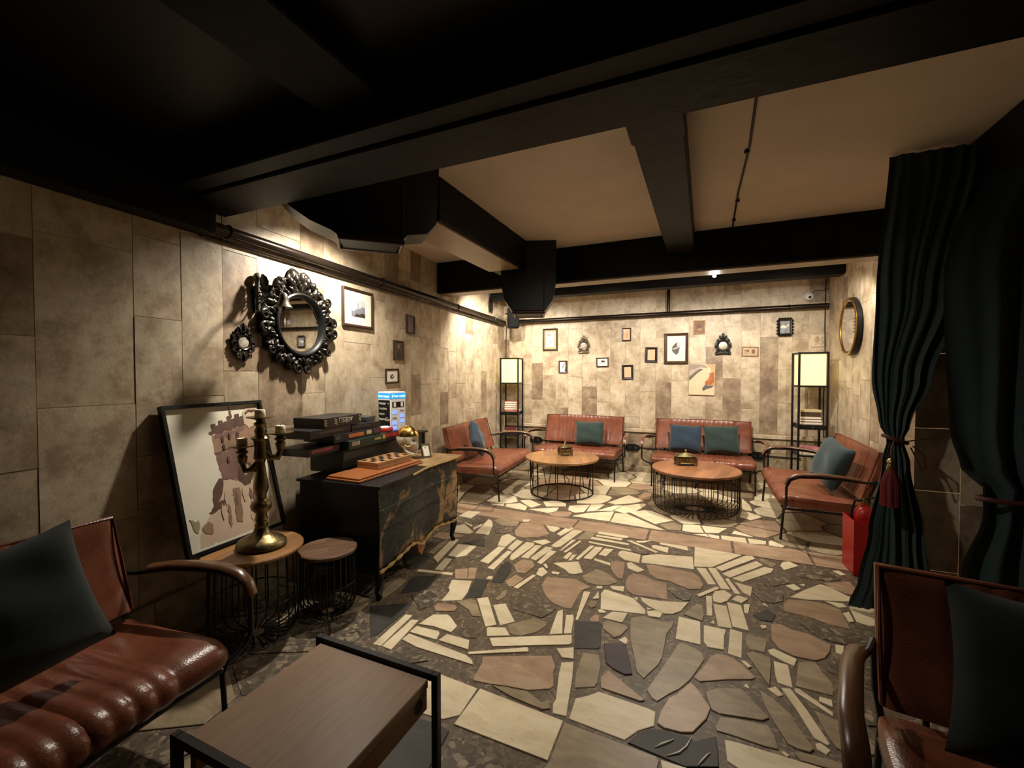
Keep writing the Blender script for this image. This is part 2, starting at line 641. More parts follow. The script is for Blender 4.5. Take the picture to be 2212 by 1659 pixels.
# ------------------------------------------------------------------ FLOOR: crazy paving traced in millimetres
floor = struct(MB().bbox(-3.6, 2.6, -1.2, 7.0, -0.12, 0.0).build('floor', MORTAR))
FLOOR_STONES = """
G -172,1460 -205,1517 -292,1522 -398,1507 -498,1469 -527,1451 -546,1384 -507,1257 -227,1102
G -153,1506 -159,1485 104,1362 249,1462 261,1615 168,1751 149,1759 -48,1644 -127,1555
G -1076,941 -839,1040 -873,1225 -912,1253 -1143,1215 -1157,1188
G 782,1916 1045,1762 1064,2064 964,2153
G -1097,926 -1178,1175 -1362,1126 -1424,1028 -1390,931 -1115,892
G 1306,2371 1281,2390 959,2229 973,2177 1081,2081 1269,2080
G 271,1642 612,1654 617,1809 396,1821 314,1748
G 949,2173 934,2229 855,2304 692,2240 667,2188 654,1897 757,1923
G -1466,818 -1411,921 -1446,1020 -1625,1067 -1732,1017 -1629,806
G -2357,749 -2143,634 -2096,646 -2062,692 -2141,965 -2258,1013 -2304,1001
T -529,1547 -541,1498 -159,1596 -145,1717 -158,1731 -532,1748
G -2117,969 -2041,705 -1941,738 -1814,1026 -1906,1102
T -1792,1016 -1916,736 -1734,683 -1650,795 -1756,1012
L -954,1548 -536,1544 -538,1751 -951,1776
G -927,1488 -898,1272 -861,1246 -569,1393 -657,1479 -755,1518 -839,1520
G -2634,689 -2381,752 -2328,1004 -2448,1050 -2659,977
G 1269,2411 1247,2503 983,2592 938,2567 918,2529 873,2320 947,2250
D -1203,1408 -1143,1239 -922,1276 -954,1509 -1020,1524 -1123,1510
G -1839,1338 -1920,1276 -1894,1123 -1795,1041 -1750,1035 -1638,1088 -1617,1306
T -2160,1377 -2243,1033 -2133,988 -1918,1122 -1944,1273
G -1178,1200 -1164,1227 -1225,1399 -1462,1425 -1474,1398 -1363,1151
L 92,1822 192,1773 428,1835 450,1933 131,1932 87,1926
G -1592,1309 -1613,1089 -1443,1044 -1383,1137 -1492,1380
L -519,1774 -282,1760 -238,1830 -181,1882 -183,1964 -216,1972 -438,1985 -473,1944 -525,1900
L -1290,1633 -1139,1541 -1012,1553 -958,1601 -964,1774 -1173,1786 -1359,1771
P -1029,1943 -1020,1854 -1008,1812 -924,1825 -845,1845 -745,1860 -653,1908 -641,1935 -674,2024 -676,2065 -722,2142 -1049,1988
G -1796,1599 -1836,1663 -2182,1483 -2174,1421 -2160,1404 -1935,1295 -1853,1357
G 1251,2527 1348,2732 1078,2831 997,2613
D -207,1745 -140,1739 -53,1729 62,1780 61,1858 54,1926 -27,1862 -39,1881 -139,1874 -188,1864 -236,1816 -268,1752
G -1509,1528 -1774,1587 -1828,1360 -1607,1328 -1497,1406 -1482,1439
G -2434,1280 -2436,1071 -2313,1024 -2267,1035 -2181,1392
G 1584,3337 1438,3370 1369,3335 1419,3058 1448,3029 1658,3041 1716,3098
G 1430,3013 1403,3040 1141,3022 1082,2855 1355,2755
D -2460,1071 -2458,1280 -2619,1362 -2691,1347 -2661,1002
G -1844,1686 -1845,1707 -2062,1888 -2203,1864 -2224,1841 -2229,1565 -2191,1506
T -368,2457 -313,2269 -298,2199 -258,2159 -203,2292 -189,2369 -185,2592 -162,2669 -155,2731 -230,2709 -328,2727 -398,2671
G -1451,1621 -1486,1537 -1460,1449 -1221,1423 -1197,1454 -1207,1540 -1270,1618
P -171,1901 -140,1885 -75,1891 -32,1910 20,2010 37,2081 -6,2165 -25,2194 -48,2221 -103,2115 -137,2072 -164,1972
G 1345,3333 1182,3386 1116,3375 1060,3291 1039,3230 1139,3046 1394,3064
G 740,2478 657,2513 557,2458 575,2334 611,2273 642,2246 798,2307
T -207,2041 -183,2031 -139,2099 -96,2154 -49,2244 11,2431 1,2491 -83,2532 -115,2528 -182,2284 -235,2086
G -1731,1800 -1821,1708 -1820,1683 -1775,1612 -1506,1552 -1464,1651 -1553,1802 -1611,1816
T 1799,3525 1796,3812 1662,3812 1562,3748 1452,3391 1589,3360
D -2247,1549 -2488,1553 -2600,1379 -2446,1301 -2198,1423 -2207,1486
T -2502,1860 -2616,1752 -2488,1577 -2252,1573 -2248,1835
P 800,3985 1430,3985 1430,4270 800,4270
P 354,2767 381,2688 446,2651 534,2653 582,2693 620,2765 642,2843 584,2890 545,2915 474,2917 418,2961 370,2939
G 868,2600 751,2758 623,2715 570,2588 733,2507 843,2571
T 471,2127 489,2064 529,2035 643,2096 594,2210 516,2230 452,2252
T 24,2136 41,2076 74,2065 240,2098 266,2125 207,2217 168,2272 65,2230 16,2182
G 913,2580 972,2613 1048,2821 906,2835 842,2826 774,2766
T 59,1962 136,1962 232,1955 279,1960 274,2034 257,2079 127,2063 73,2046 52,1982
G 1078,3393 1174,3409 1287,3729 1068,3880 1028,3810 997,3723 997,3555
G 1119,3032 1060,3141 975,3149 941,3143 839,3086 846,3028 893,2959 1029,2877 1061,2866
T 258,2192 280,2113 317,2004 351,1992 389,1994 407,2017 376,2102 352,2189 298,2258 248,2292
P -7,2247 113,2316 219,2363 240,2388 187,2473 122,2516 72,2513 41,2471 6,2367 -35,2266
P 466,3134 620,3114 690,3073 784,3068 787,3163 789,3303 726,3344 613,3343 515,3314 474,3232
P -2280,3985 -1160,3985 -1160,4270 -2280,4270
T -2066,1912 -1952,2068 -1977,2197 -2248,2210 -2269,2160 -2200,1889
G 1310,3722 1199,3406 1355,3355 1427,3391 1450,3466 1450,3735
P -982,2751 -929,2685 -881,2649 -802,2622 -756,2628 -758,2731 -756,2882 -708,2952 -841,3027 -956,2994 -1038,2975 -1033,2840
P -450,3985 220,3985 220,4270 -450,4270
P 240,3985 780,3985 780,4270 240,4270
G -1834,1729 -1755,1809 -1768,1928 -1828,1995 -1932,2022 -1958,2019 -2042,1903
G -2223,1878 -2290,2148 -2555,2105 -2497,1884 -2241,1858
G -2509,1565 -2637,1741 -2724,1732 -2693,1371 -2625,1385
T 406,2399 426,2397 553,2395 574,2489 544,2572 532,2644 493,2631 452,2599
D -1710,1889 -1685,1911 -1688,1976 -1688,2169 -1715,2279 -1936,2140
P -1140,3985 -470,3985 -470,4270 -1140,4270
P -475,3007 -427,2966 -341,2975 -210,2988 -235,3227 -328,3237 -384,3283 -474,3280 -501,3213 -502,3109
G 830,2956 826,2989 758,3061 562,3044 527,3022 549,2977 619,2895 668,2882 790,2889 818,2914
P -360,3330 -309,3263 -224,3266 -138,3220 -83,3196 -11,3228 2,3299 -19,3409 -70,3477 -363,3493 -399,3467
T -570,2062 -547,1962 -463,2007 -456,2041 -470,2173 -498,2251 -578,2234
L -1038,2084 -664,2268 -654,2284 -675,2358 -1087,2144
L -645,2028 -605,1857 -608,1822 -593,1776 -534,1783 -576,2027 -603,2141 -658,2112
G -918,2665 -1107,2686 -1161,2671 -1168,2626 -1146,2561 -1096,2481 -893,2455 -868,2493 -844,2586
D -628,2251 -511,2298 -504,2316 -543,2535 -559,2551 -700,2507
T 1450,5171 1145,5143 1062,5050 1058,4908 1237,4676 1450,4694
L -323,2749 -326,2799 -413,2913 -449,2927 -615,2960 -626,2893 -586,2697
G -2637,1765 -2520,1876 -2584,2082 -2753,2067 -2726,1756
V -449,2200 -405,2168 -346,2149 -313,2167 -381,2400 -492,2356
L 1450,4670 1237,4652 1115,4539 1133,4347 1225,4297 1309,4290 1393,4322 1450,4370
D -2461,2448 -2570,2337 -2551,2129 -2290,2172 -2269,2224 -2293,2330
G -2037,2649 -2076,2661 -2461,2573 -2451,2471 -2283,2352 -2061,2524
L 639,3362 840,3429 923,3473 872,3538 809,3620 753,3644 643,3514 526,3348
L -1412,1913 -1063,1911 -1083,1937 -1129,1962 -1526,1997 -1530,1937
G -1369,1899 -1478,1893 -1497,1880 -1505,1768 -1467,1704 -1289,1846
L -62,3587 67,3634 289,3974 -66,4004
L 385,2222 419,2082 461,2062 470,2071 424,2246 380,2369 341,2359
G -2537,2654 -2800,2610 -2779,2369 -2587,2353 -2475,2468 -2485,2578
L -61,3539 -77,3778 -353,3712 -451,3635 -442,3499
L -136,2560 -7,2560 -12,2800 -132,2808
P -252,2000 -235,2014 -386,2119 -427,2146 -452,2081 -434,2012
L 1216,4664 1042,4889 725,4754 706,4703 862,4556 1098,4555
D 1362,3974 1278,3965 1194,3897 1160,3846 1305,3746 1450,3759 1450,3919
P -2297,2892 -2503,2783 -2518,2670 -2468,2596 -2099,2681
P -2305,2916 -2239,3126 -2256,3143 -2532,3157 -2639,2997 -2510,2806
P -2980,3985 -2300,3985 -2300,4270 -2980,4270
T -851,2425 -931,2436 -1048,2306 -1014,2236 -973,2229 -930,2241 -869,2304 -838,2385
P -2527,2788 -2660,2985 -2832,2986 -2802,2634 -2542,2678
L -120,1635 -16,1699 -46,1727 -142,1723
G 726,3947 661,3855 628,3741 640,3722 713,3711 814,3725 886,3765 916,3801 893,3898 830,3956 783,3956
T -799,1789 -641,1774 -611,1794 -631,1836 -654,1811 -745,1849 -909,1817
P 1450,5410 1098,5578 1026,5559 976,5469 1146,5167 1450,5195
L 8,2593 27,2551 106,2561 114,2702 127,2769 8,2767
L -357,2895 -307,2848 -215,2803 -167,2818 -122,2877 -84,3002 -252,2948 -344,2944 -377,2944
L 841,3175 900,3154 945,3174 987,3301 989,3399 852,3365
G -2269,2333 -2246,2234 -2018,2223 -2010,2286 -2036,2366 -2128,2441
T 272,2402 292,2341 322,2524 325,2588 250,2601 211,2575
T 348,1935 451,1938 520,1973 462,1986 355,1979 335,1959
L -1441,2436 -1455,2542 -1509,2697 -1647,2653 -1609,2544 -1580,2517 -1556,2378
P -1564,3616 -1502,3615 -1372,3673 -1302,3789 -1436,3989 -1552,4036 -1650,3943 -1626,3733
D -2235,3057 -2281,2910 -2069,2684 -2041,2675 -1997,2709 -2012,2911 -2026,2932 -2225,3054
L -1442,2113 -1314,2103 -1314,2170 -1396,2235 -1429,2252 -1511,2216 -1533,2096
G -1183,2257 -1266,2290 -1323,2247 -1269,2112 -1218,2098 -1155,2117 -1157,2192
G -2755,2091 -2582,2106 -2593,2330 -2777,2345
G -1779,2355 -1623,2229 -1591,2282 -1577,2375 -1591,2434 -1653,2491 -1742,2441
G 494,3368 488,3433 404,3457 334,3397 311,3319 344,3233 357,3220 417,3215 482,3279
D -1787,2410 -1728,2483 -1780,2665 -1938,2577 -1865,2352
T -738,3247 -810,3091 -784,3043 -752,3013 -683,3001 -611,3024 -548,3103 -648,3211
G -2660,3009 -2552,3171 -2601,3288 -2868,3399 -2834,3010
L 162,2818 245,2810 224,3103 144,3109
L -422,4312 -327,4315 -743,4672 -858,4640 -850,4347
G -2422,3518 -2578,3296 -2530,3181 -2264,3167 -2288,3478
L 125,2536 188,2523 210,2778 147,2789
T 1107,4370 1092,4531 867,4532 817,4356 832,4337 916,4286 1000,4287 1084,4342
L -1159,2233 -1110,2278 -1300,2542 -1357,2495
L 330,2444 332,2390 392,2378 400,2559 337,2566
P -2885,3596 -2504,3633 -2493,3706 -2688,3953 -2732,3950 -2830,3920 -2909,3879
L 954,5479 1004,5568 876,5762 537,5763 487,5705 486,5686 518,5588 788,5411
L 957,5454 797,5388 717,5141 1046,5068 1124,5156
P -2596,3312 -2442,3532 -2499,3609 -2883,3572 -2870,3426
T 782,4319 844,4540 691,4684 586,4540 579,4467 629,4367 769,4315
L 705,5120 673,5096 725,4780 1034,4912 1038,5045
P 290,4899 305,4935 317,5101 295,5210 135,5266 -60,5118 -31,4948
L -1523,1840 -1557,2134 -1600,2120 -1590,1844
L -1008,5225 -1091,5282 -1350,5266 -1430,5147 -1323,4824 -1209,4854 -1153,4871 -1069,4919 -1013,5073 -1003,5182
L 84,2789 158,2799 139,3059 63,3053
L -437,4464 -274,4653 -511,4879 -576,4882 -732,4742
T -54,4940 -83,5115 -166,5152 -542,5041 -508,4954 -450,4864 -386,4800
P 512,4479 666,4690 333,4778 279,4676 284,4651 343,4547 424,4492
L -1088,2282 -1024,2352 -1162,2517 -1225,2468
P 683,4711 703,4764 658,5041 500,5002 329,4824 336,4802
L -1596,1842 -1622,2160 -1668,2153 -1647,1839
T -528,2495 -450,2431 -421,2465 -395,2554 -411,2581 -517,2588 -542,2559
T 220,2666 232,2622 303,2625 328,2734 326,2765 225,2762
P 825,3611 883,3558 966,3550 967,3642 953,3775 777,3672
T 245,4663 313,4793 289,4875 -33,4924 0,4646 22,4637 126,4629 229,4653
T 1148,6080 1105,6098 995,6064 896,5775 1023,5583 1092,5601 1248,5829
L 874,5786 971,6067 612,6207 588,6197 545,5787
T -277,5452 -363,5499 -529,5424 -584,5155 -575,5113 -560,5084 -544,5065 -181,5173
D -1344,2515 -1403,2752 -1500,2735 -1436,2482
T 987,6086 1093,6119 1087,6441 850,6546 760,6495 628,6227
G 583,3679 522,3685 424,3654 382,3577 394,3485 443,3471 559,3579
L 260,3463 464,3714 491,3792 434,3806 195,3495
T -2346,4327 -2342,4725 -2699,4723 -2573,4302 -2545,4298 -2445,4304
L -1146,2007 -1182,2081 -1327,2080 -1338,2012
L -1768,4805 -1756,5112 -2089,5148 -2185,4858 -1960,4754
L 182,3498 426,3833 386,3897 129,3547
G -76,3040 -64,3123 -101,3191 -200,3228 -224,3133 -157,3044 -112,3021
D -1301,2763 -1316,2944 -1360,3062 -1413,3100 -1426,2992 -1375,2747
L -861,4352 -878,4689 -1132,4519 -1248,4363
T 532,5893 563,6197 441,6235 344,6216 122,5977 322,5799
T 1450,6447 1234,6525 1111,6442 1117,6119 1158,6102 1450,6189
T 1450,5769 1266,5813 1117,5595 1450,5437
L -954,3143 -906,3089 -861,3099 -818,3146 -897,3319 -1072,3210
P -2754,5057 -2604,5174 -2562,5283 -2601,5454 -3047,5486 -3015,5115
L -1812,2998 -1765,3052 -1776,3258 -1944,3234 -1898,2994
T -1927,2228 -1925,2287 -1931,2426 -1948,2528 -2039,2479 -2042,2393
T -1399,2377 -1338,2351 -1288,2302 -1236,2319 -1351,2469 -1391,2472 -1462,2405
L 130,3585 383,3938 365,3985 319,3976 88,3634
T -74,5137 120,5284 56,5518 -251,5451 -156,5174
L -794,2314 -728,2351 -801,2595 -825,2565
L -1354,2010 -1365,2063 -1382,2083 -1532,2074 -1533,2011
L -2609,4337 -2725,4702 -2972,4608 -2948,4334 -2905,4315 -2807,4298 -2710,4304 -2612,4335
L 329,2617 384,2578 427,2558 449,2625 351,2680 321,2652
G -2262,3849 -2302,3857 -2469,3703 -2481,3625 -2420,3543 -2359,3524 -2229,3623 -2194,3702
T -1,2811 11,2890 -2,3003 -33,3010 -107,2844
P -1267,2947 -1203,2957 -1183,3100 -1232,3180 -1319,3174 -1338,3051
T -2595,5150 -2738,5038 -2695,4747 -2336,4749 -2268,4831
L -24,4646 -56,4913 -321,4802 -293,4722 -188,4593 -98,4608
P -1233,5745 -1369,5989 -1497,5999 -1727,5890 -1624,5576 -1503,5541
L 67,5540 377,5705 101,5963 -17,5952 -58,5841 62,5543
L -2057,4772 -2200,4839 -2244,4822 -2318,4733 -2311,4491 -2236,4470 -2134,4472 -2024,4524 -1980,4595 -1974,4617
L -1150,3511 -1116,3551 -1033,4026 -1122,4033 -1198,3527
T -723,5550 -776,5674 -923,5763 -1093,5695 -1076,5301 -960,5337 -723,5529
L -1100,5306 -1117,5694 -1216,5729 -1485,5524 -1350,5290
L -1123,1974 -846,2120 -850,2138 -862,2152 -1136,1987
P -1450,5160 -1371,5278 -1509,5517 -1630,5553 -1739,5453 -1738,5130
P -636,3284 -568,3166 -530,3165 -545,3343 -563,3456 -665,3432
L 773,5392 594,5510 525,5432 495,5351 519,5211 539,5194 655,5151 694,5148
L 603,6230 736,6501 422,6770 319,6770 452,6257 576,6218
L -1105,5716 -933,5785 -899,6025 -963,6124 -1229,6126 -1347,5998 -1210,5752
L 65,3082 108,3080 146,3125 181,3221 133,3276 74,3234 60,3152
L -2143,5228 -2542,5269 -2580,5169 -2248,4846 -2209,4861 -2111,5160
P -1755,5470 -1647,5570 -1751,5885 -2100,5725 -2126,5603 -2067,5486
L 398,2352 520,2247 525,2272 416,2385 399,2381
L -1109,2155 -993,2212 -1049,2272 -1146,2233 -1144,2217
L -570,3495 -456,3483 -466,3651 -617,3676 -637,3643 -638,3574
L -39,5961 -110,6048 -479,6060 -480,5887 -333,5721 -81,5850
L -1379,3126 -1361,3231 -1329,3481 -1358,3532 -1422,3517 -1435,3221 -1414,3142
L 114,3292 173,3302 88,3624 34,3609
L -915,4947 -760,5068 -627,5207 -835,5400 -1007,4994
L 293,5633 81,5520 143,5289 237,5259 314,5325 363,5405 373,5487 343,5572
D 313,2965 379,2970 413,3072 374,3119 284,3015
L 319,6225 55,6391 -77,6328 -92,6064 -20,5976 99,5987
L -2087,5473 -2146,5589 -2550,5518 -2579,5463 -2540,5293 -2144,5252
P -1365,4876 -1451,5136 -1732,5106 -1741,4875 -1478,4851
L -766,4677 -666,4810 -588,5070 -618,5131 -831,4933 -886,4732
L 778,2458 879,2489 892,2544 793,2507
L -1904,2851 -1995,3329 -2057,3315 -1984,2911
T 36,5543 -77,5825 -324,5698 -350,5519 -265,5473
T -1804,3809 -1652,3845 -1707,4053 -1880,4047 -1937,3917
T 1450,6164 1174,6082 1270,5837 1450,5793
L -116,6072 -101,6330 -253,6426 -473,6348 -501,6304 -486,6086
L -434,2601 -422,2718 -514,2696 -553,2603
L -965,6148 -896,6369 -969,6550 -1071,6634 -1136,6634 -1284,6456 -1224,6150
P 427,6257 295,6770 173,6770 70,6410 341,6240
P -767,5697 -504,5889 -503,6068 -876,6017 -909,5782
T -1762,5137 -1762,5447 -2065,5462 -2122,5241 -2090,5172
P -1742,5910 -1513,6018 -1597,6409 -1626,6422 -1896,6356 -1935,6240
P -88,6350 46,6413 148,6770 -207,6770 -239,6445
L -2974,4633 -2725,4728 -2762,5034 -3013,5090
L -1528,2997 -1541,3338 -1604,3335 -1610,3013
L -2598,5478 -2570,5531 -2599,5756 -2713,5841 -3065,5696 -3049,5511
L -1803,3538 -1879,3776 -1937,3882 -1999,3923 -1936,3522
L -667,2149 -608,2161 -634,2253 -717,2206
P -1523,2256 -1416,2303 -1420,2348 -1454,2367 -1563,2339 -1557,2294
L -720,2355 -682,2372 -711,2527 -725,2564 -764,2541
L -100,4356 7,4389 -31,4595 -181,4561 -183,4373
G -1696,3252 -1720,3225 -1755,3141 -1743,3059 -1693,2989 -1620,3080 -1624,3166
L -2137,3462 -1983,3487 -1969,3552 -2153,3703 -2227,3590
L -1546,3348 -1540,3571 -1647,3636 -1682,3564 -1622,3352
L 35,3322 86,3344 19,3593 -47,3574
P -2000,3424 -2098,3449 -2259,3409 -2249,3285 -2100,3281 -2001,3417
L -683,2521 -695,2886 -739,2874 -697,2514
T -2359,5920 -2575,5757 -2548,5543 -2149,5612 -2123,5730 -2256,5895
L 1097,6462 1220,6545 1222,6770 903,6770 863,6566
T -1767,5905 -1954,6224 -2048,6190 -2235,5906 -2107,5748
L -510,6092 -524,6296 -875,6356 -944,6137 -881,6040
T -1155,6648 -1155,6770 -1611,6770 -1613,6442 -1585,6430 -1303,6470
P -1639,2682 -1552,2712 -1636,2860 -1714,2806
L -1347,4548 -1260,4489 -1173,4547 -1174,4832 -1380,4698
L -1446,2924 -1453,3282 -1498,3285 -1502,2929
T -514,6770 -572,6644 -474,6373 -263,6448 -231,6770
P -1238,2733 -1205,2748 -1179,2877 -1260,2913 -1290,2794
L 20,4395 131,4444 208,4607 -17,4595
T -306,4339 -196,4373 -194,4517 -270,4581 -398,4465
G -1839,3740 -1824,3681 -1749,3593 -1658,3663 -1645,3757 -1659,3798 -1712,3817 -1792,3795
T -374,5521 -348,5703 -494,5867 -687,5725 -678,5701 -446,5526 -402,5508
T -1000,3770 -927,3816 -901,4040 -998,4027 -1046,3763
L -1366,6013 -1247,6142 -1306,6446 -1572,6407 -1489,6023
T -2620,3905 -2479,3727 -2356,3842 -2358,3920 -2401,3951 -2485,3969 -2569,3946
L -341,3944 -116,3897 -125,4015 -356,4015
L 342,5032 441,4970 560,5128 426,5255 377,5253
L 248,3296 292,3255 314,3404 206,3439
L -1213,3200 -1163,3494 -1231,3500 -1268,3228
L 25,2890 55,2897 55,3157 20,3149
L 152,4281 354,4273 343,4400 147,4383
L -1606,4564 -1406,4665 -1435,4760 -1572,4834 -1703,4730
P -1958,6248 -1918,6365 -1991,6488 -2326,6541 -2415,6437 -2383,6300 -2056,6212
L -812,3398 -785,3601 -783,3674 -843,3660 -878,3391
L -593,6630 -943,6549 -875,6381 -519,6320 -495,6359
T -2808,6422 -3126,6397 -3101,6113 -2753,6049 -2704,6121
T -3158,6770 -3128,6421 -2804,6447 -2723,6507 -2721,6770
T -1930,6770 -1971,6501 -1899,6380 -1637,6444 -1635,6770
L -1767,4342 -1795,4472 -1923,4565 -2049,4466 -2019,4373
L -1789,2749 -1835,2956 -1895,2951 -1855,2743
L 418,2022 446,2009 466,2038 437,2065 418,2054
G -2131,3956 -2145,3938 -2176,3783 -2157,3765 -2062,3738 -2024,3778 -2005,3828 -2014,3909 -2051,3959 -2113,3963
L -1280,3212 -1268,3496 -1321,3485 -1342,3207
L 561,3800 676,3929 618,3995 574,3965 545,3881
D -1711,3288 -1803,3455 -1928,3280
P -1277,4462 -1317,4491 -1436,4445 -1491,4367 -1488,4307 -1456,4289 -1375,4288 -1293,4331 -1278,4347
G -403,3707 -415,3751 -481,3806 -557,3806 -536,3696 -483,3665 -424,3680
P 984,3275 992,3178 1042,3351 995,3381
T -2758,6025 -3099,6088 -3068,5721 -2725,5862
T -2588,5778 -2376,5937 -2463,6145 -2683,6108 -2735,6033 -2701,5861
L -1148,3156 -1115,3432 -1173,3441 -1188,3169
T 1450,6770 1246,6770 1244,6547 1450,6473
L -523,3353 -440,3313 -402,3368 -517,3466 -545,3443
L -1510,4359 -1451,4462 -1466,4584 -1754,4400
L -2176,3880 -2183,4099 -2319,4078 -2327,3885
L 458,6770 752,6518 839,6567 879,6770
L -1809,4508 -1741,4462 -1683,4606 -1878,4744 -1963,4660
P -1545,2707 -1504,2734 -1575,2897 -1633,2871
L -1683,2711 -1697,2747 -1968,2693 -1961,2658
L -300,2734 -234,2744 -224,2805 -266,2819 -319,2789
T -2406,6291 -2438,6430 -2709,6488 -2785,6431 -2682,6133 -2464,6169
L -1324,3867 -1275,3845 -1255,3958 -1314,4075 -1431,4023
L -927,3816 -586,3806 -592,3846 -921,3873
L -1068,6770 -1068,6662 -956,6570 -594,6655 -540,6770
L 484,2326 533,2308 540,2358 493,2361
T -2024,2971 -2065,3284 -2112,3264 -2074,2983
P -655,5240 -581,5319 -589,5611 -678,5624 -723,5304
L -2075,6193 -2386,6276 -2443,6158 -2353,5943 -2255,5919
L 379,5293 481,5319 478,5521 415,5808
T -2432,6453 -2343,6558 -2355,6770 -2697,6770 -2699,6510
L -1453,3293 -1451,3517 -1521,3539 -1516,3325
L 370,4272 496,4303 510,4394 364,4401
L 322,2286 344,2306 319,2357 281,2325
L -1149,4565 -1060,4643 -1023,4899 -1164,4836
L 647,2770 676,2760 704,2858 664,2856
L -895,3969 -665,3959 -622,3978 -620,4021 -894,4028
L -1163,2725 -1117,2958 -1144,2965 -1199,2734
L -390,3824 -265,3774 -269,3890 -380,3902 -408,3877
L 196,3258 233,3259 168,3483 147,3465
L 231,3134 276,3211 213,3235 172,3158
L -16,3111 108,3289 88,3312 -36,3132
L -1993,6513 -1955,6770 -2331,6770 -2320,6564
T 482,3808 525,3897 430,3970 400,3925
L -1189,3782 -1126,4031 -1198,4046 -1240,3816
L -1073,2960 -1056,3040 -1118,3109 -1141,3079 -1124,2977
L -717,3505 -689,3667 -762,3659 -782,3510
L -905,3347 -852,3680 -889,3664 -933,3356
L 519,4301 619,4295 641,4342 552,4444 528,4407
L -903,4705 -834,4952 -917,4895 -1058,4636
L -915,3729 -556,3698 -556,3726 -927,3762
L 799,3151 829,3170 831,3289 793,3253
L 794,3326 838,3352 827,3395 727,3386
L 856,3380 986,3424 962,3455 859,3416
L -569,2981 -491,2976 -497,3053 -591,3019
P -607,2536 -565,2555 -577,2624 -607,2616 -624,2553
T -1223,2525 -1198,2595 -1220,2677 -1236,2677 -1247,2544
L -1266,3517 -1224,3605 -1282,3645 -1384,3560
L -355,3733 -342,3763 -587,3926 -621,3911
L 574,3460 619,3511 585,3570 528,3519
T -643,2685 -622,2708 -620,2786 -671,2770 -671,2714
L -888,3896 -663,3893 -662,3939 -903,3937
L 236,3015 258,3012 278,3141 241,3124
L 380,4450 415,4465 269,4573 237,4471
L 831,2843 864,2867 870,2947 857,2941
L -378,2396 -377,2443 -396,2471 -425,2421
L -788,3388 -652,3345 -661,3392 -797,3426
L 885,2848 903,2851 915,2918 876,2891
L -1037,3443 -982,3738 -1002,3742 -1060,3444
L -991,3319 -983,3455 -1016,3464 -1030,3334
L 63,4287 131,4285 134,4363 34,4375
L 213,2450 231,2467 203,2502 181,2497
L -1084,3464 -1034,3755 -1069,3726 -1094,3452
L 926,3869 964,3894 934,3955 891,3936
L 303,1933 315,1946 297,1960 283,1952
L 55,4292 25,4368 -90,4312
L -624,2820 -648,2914 -660,2796
L -955,3314 -943,3439 -978,3423 -978,3304
L -521,3903 -470,3926 -409,4005 -551,3929
L -586,2651 -552,2660 -547,2682 -585,2691 -599,2678
L -2048,4381 -2079,4474 -2212,4394
L 321,2866 342,2881 343,2916 309,2901
L -1996,3600 -1974,3718 -1993,3774 -2028,3647
L -1022,3037 -971,3041 -975,3077 -1037,3068
L -666,2946 -633,2960 -638,2999 -678,2981
L -1387,2771 -1397,2816 -1432,2810 -1428,2767
L 188,2295 207,2289 198,2323 182,2308
L -1648,3993 -1600,4015 -1604,4081 -1677,4049
L -1090,3102 -1082,3125 -1118,3179 -1137,3160
L -1254,4021 -1208,4010 -1202,4060 -1267,4063
L 67,2805 62,2845 39,2805
L -2060,3664 -2056,3698 -2189,3754
L -314,2804 -286,2830 -324,2833
L 383,3150 365,3190 345,3175
L 646,3564 659,3603 619,3585
L -390,2894 -393,2940 -415,2927
D 1730,555 1703,564 1536,355 1585,78 1878,315
D 1648,691 1796,933 1630,1065 1483,1057 1473,1034 1560,735
G 90,768 227,868 230,1096 125,1150 -16,1061
G 1571,1688 1421,1727 1292,1405 1315,1330 1349,1314 1650,1463
G 284,1607 273,1461 405,1362 609,1463 662,1560 618,1631
P -2329,402 -2163,617 -2372,730 -2632,665 -2352,400
D -180,-148 232,-148 231,186 104,289 -86,240
D 749,393 714,616 535,715 393,514 440,392 540,351
P 1208,-51 1543,-51 1565,56 1513,350 1240,472 1152,434
G 2190,1563 1942,1602 1719,1438 1791,1322 2016,1248 2190,1341
T 1137,893 1070,990 819,961 886,740 980,717
P 2026,849 1932,941 1819,925 1666,675 1707,588 1738,578 1962,636
G 2190,3309 1939,3308 1823,3119 2109,2908 2190,2905
T 1598,2635 1370,2722 1270,2511 1294,2411 1324,2387 1482,2366
P -1947,382 -2094,621 -2138,610 -2307,390 -2146,198
D 2190,2881 2108,2884 1773,2667 1886,2476 2190,2585
G 2190,2222 1925,2230 1873,2011 2190,1880
D -506,-74 -187,-74 -109,248 -206,422 -435,287
G 483,1117 535,866 790,978 750,1147 679,1178
T -979,465 -945,633 -1099,807 -1338,550 -1009,455
T 908,1290 857,1515 682,1547 631,1452 690,1199 758,1170
G 242,849 94,741 99,625 375,530 519,733 503,813
P -1354,568 -1112,829 -1119,868 -1392,907 -1446,805 -1366,577
G 1849,2011 1903,2241 1859,2328 1560,2286 1554,2083 1799,1976
G 1274,1425 1400,1740 1366,1783 1062,1744 1024,1622
G -1932,715 -2042,680 -2074,634 -1924,391 -1841,370 -1740,414 -1689,542 -1738,659
G -1521,-88 -1224,-88 -1216,122 -1378,383 -1539,268
G 643,1869 636,1646 683,1571 864,1538 1000,1625 1034,1741 762,1899
G 1666,1444 1365,1296 1482,1081 1627,1089 1769,1312 1694,1432
G -442,311 -212,447 -206,475 -332,629 -548,572 -563,490
G 416,386 371,506 117,586 118,307 242,208
P 1450,1042 1461,1068 1340,1292 1306,1308 1121,1201 1089,1005 1160,902 1209,888
G -587,495 -572,579 -675,720 -718,732 -921,629 -955,461 -844,373
G -530,1250 -566,1367 -848,1225 -815,1040 -600,1076
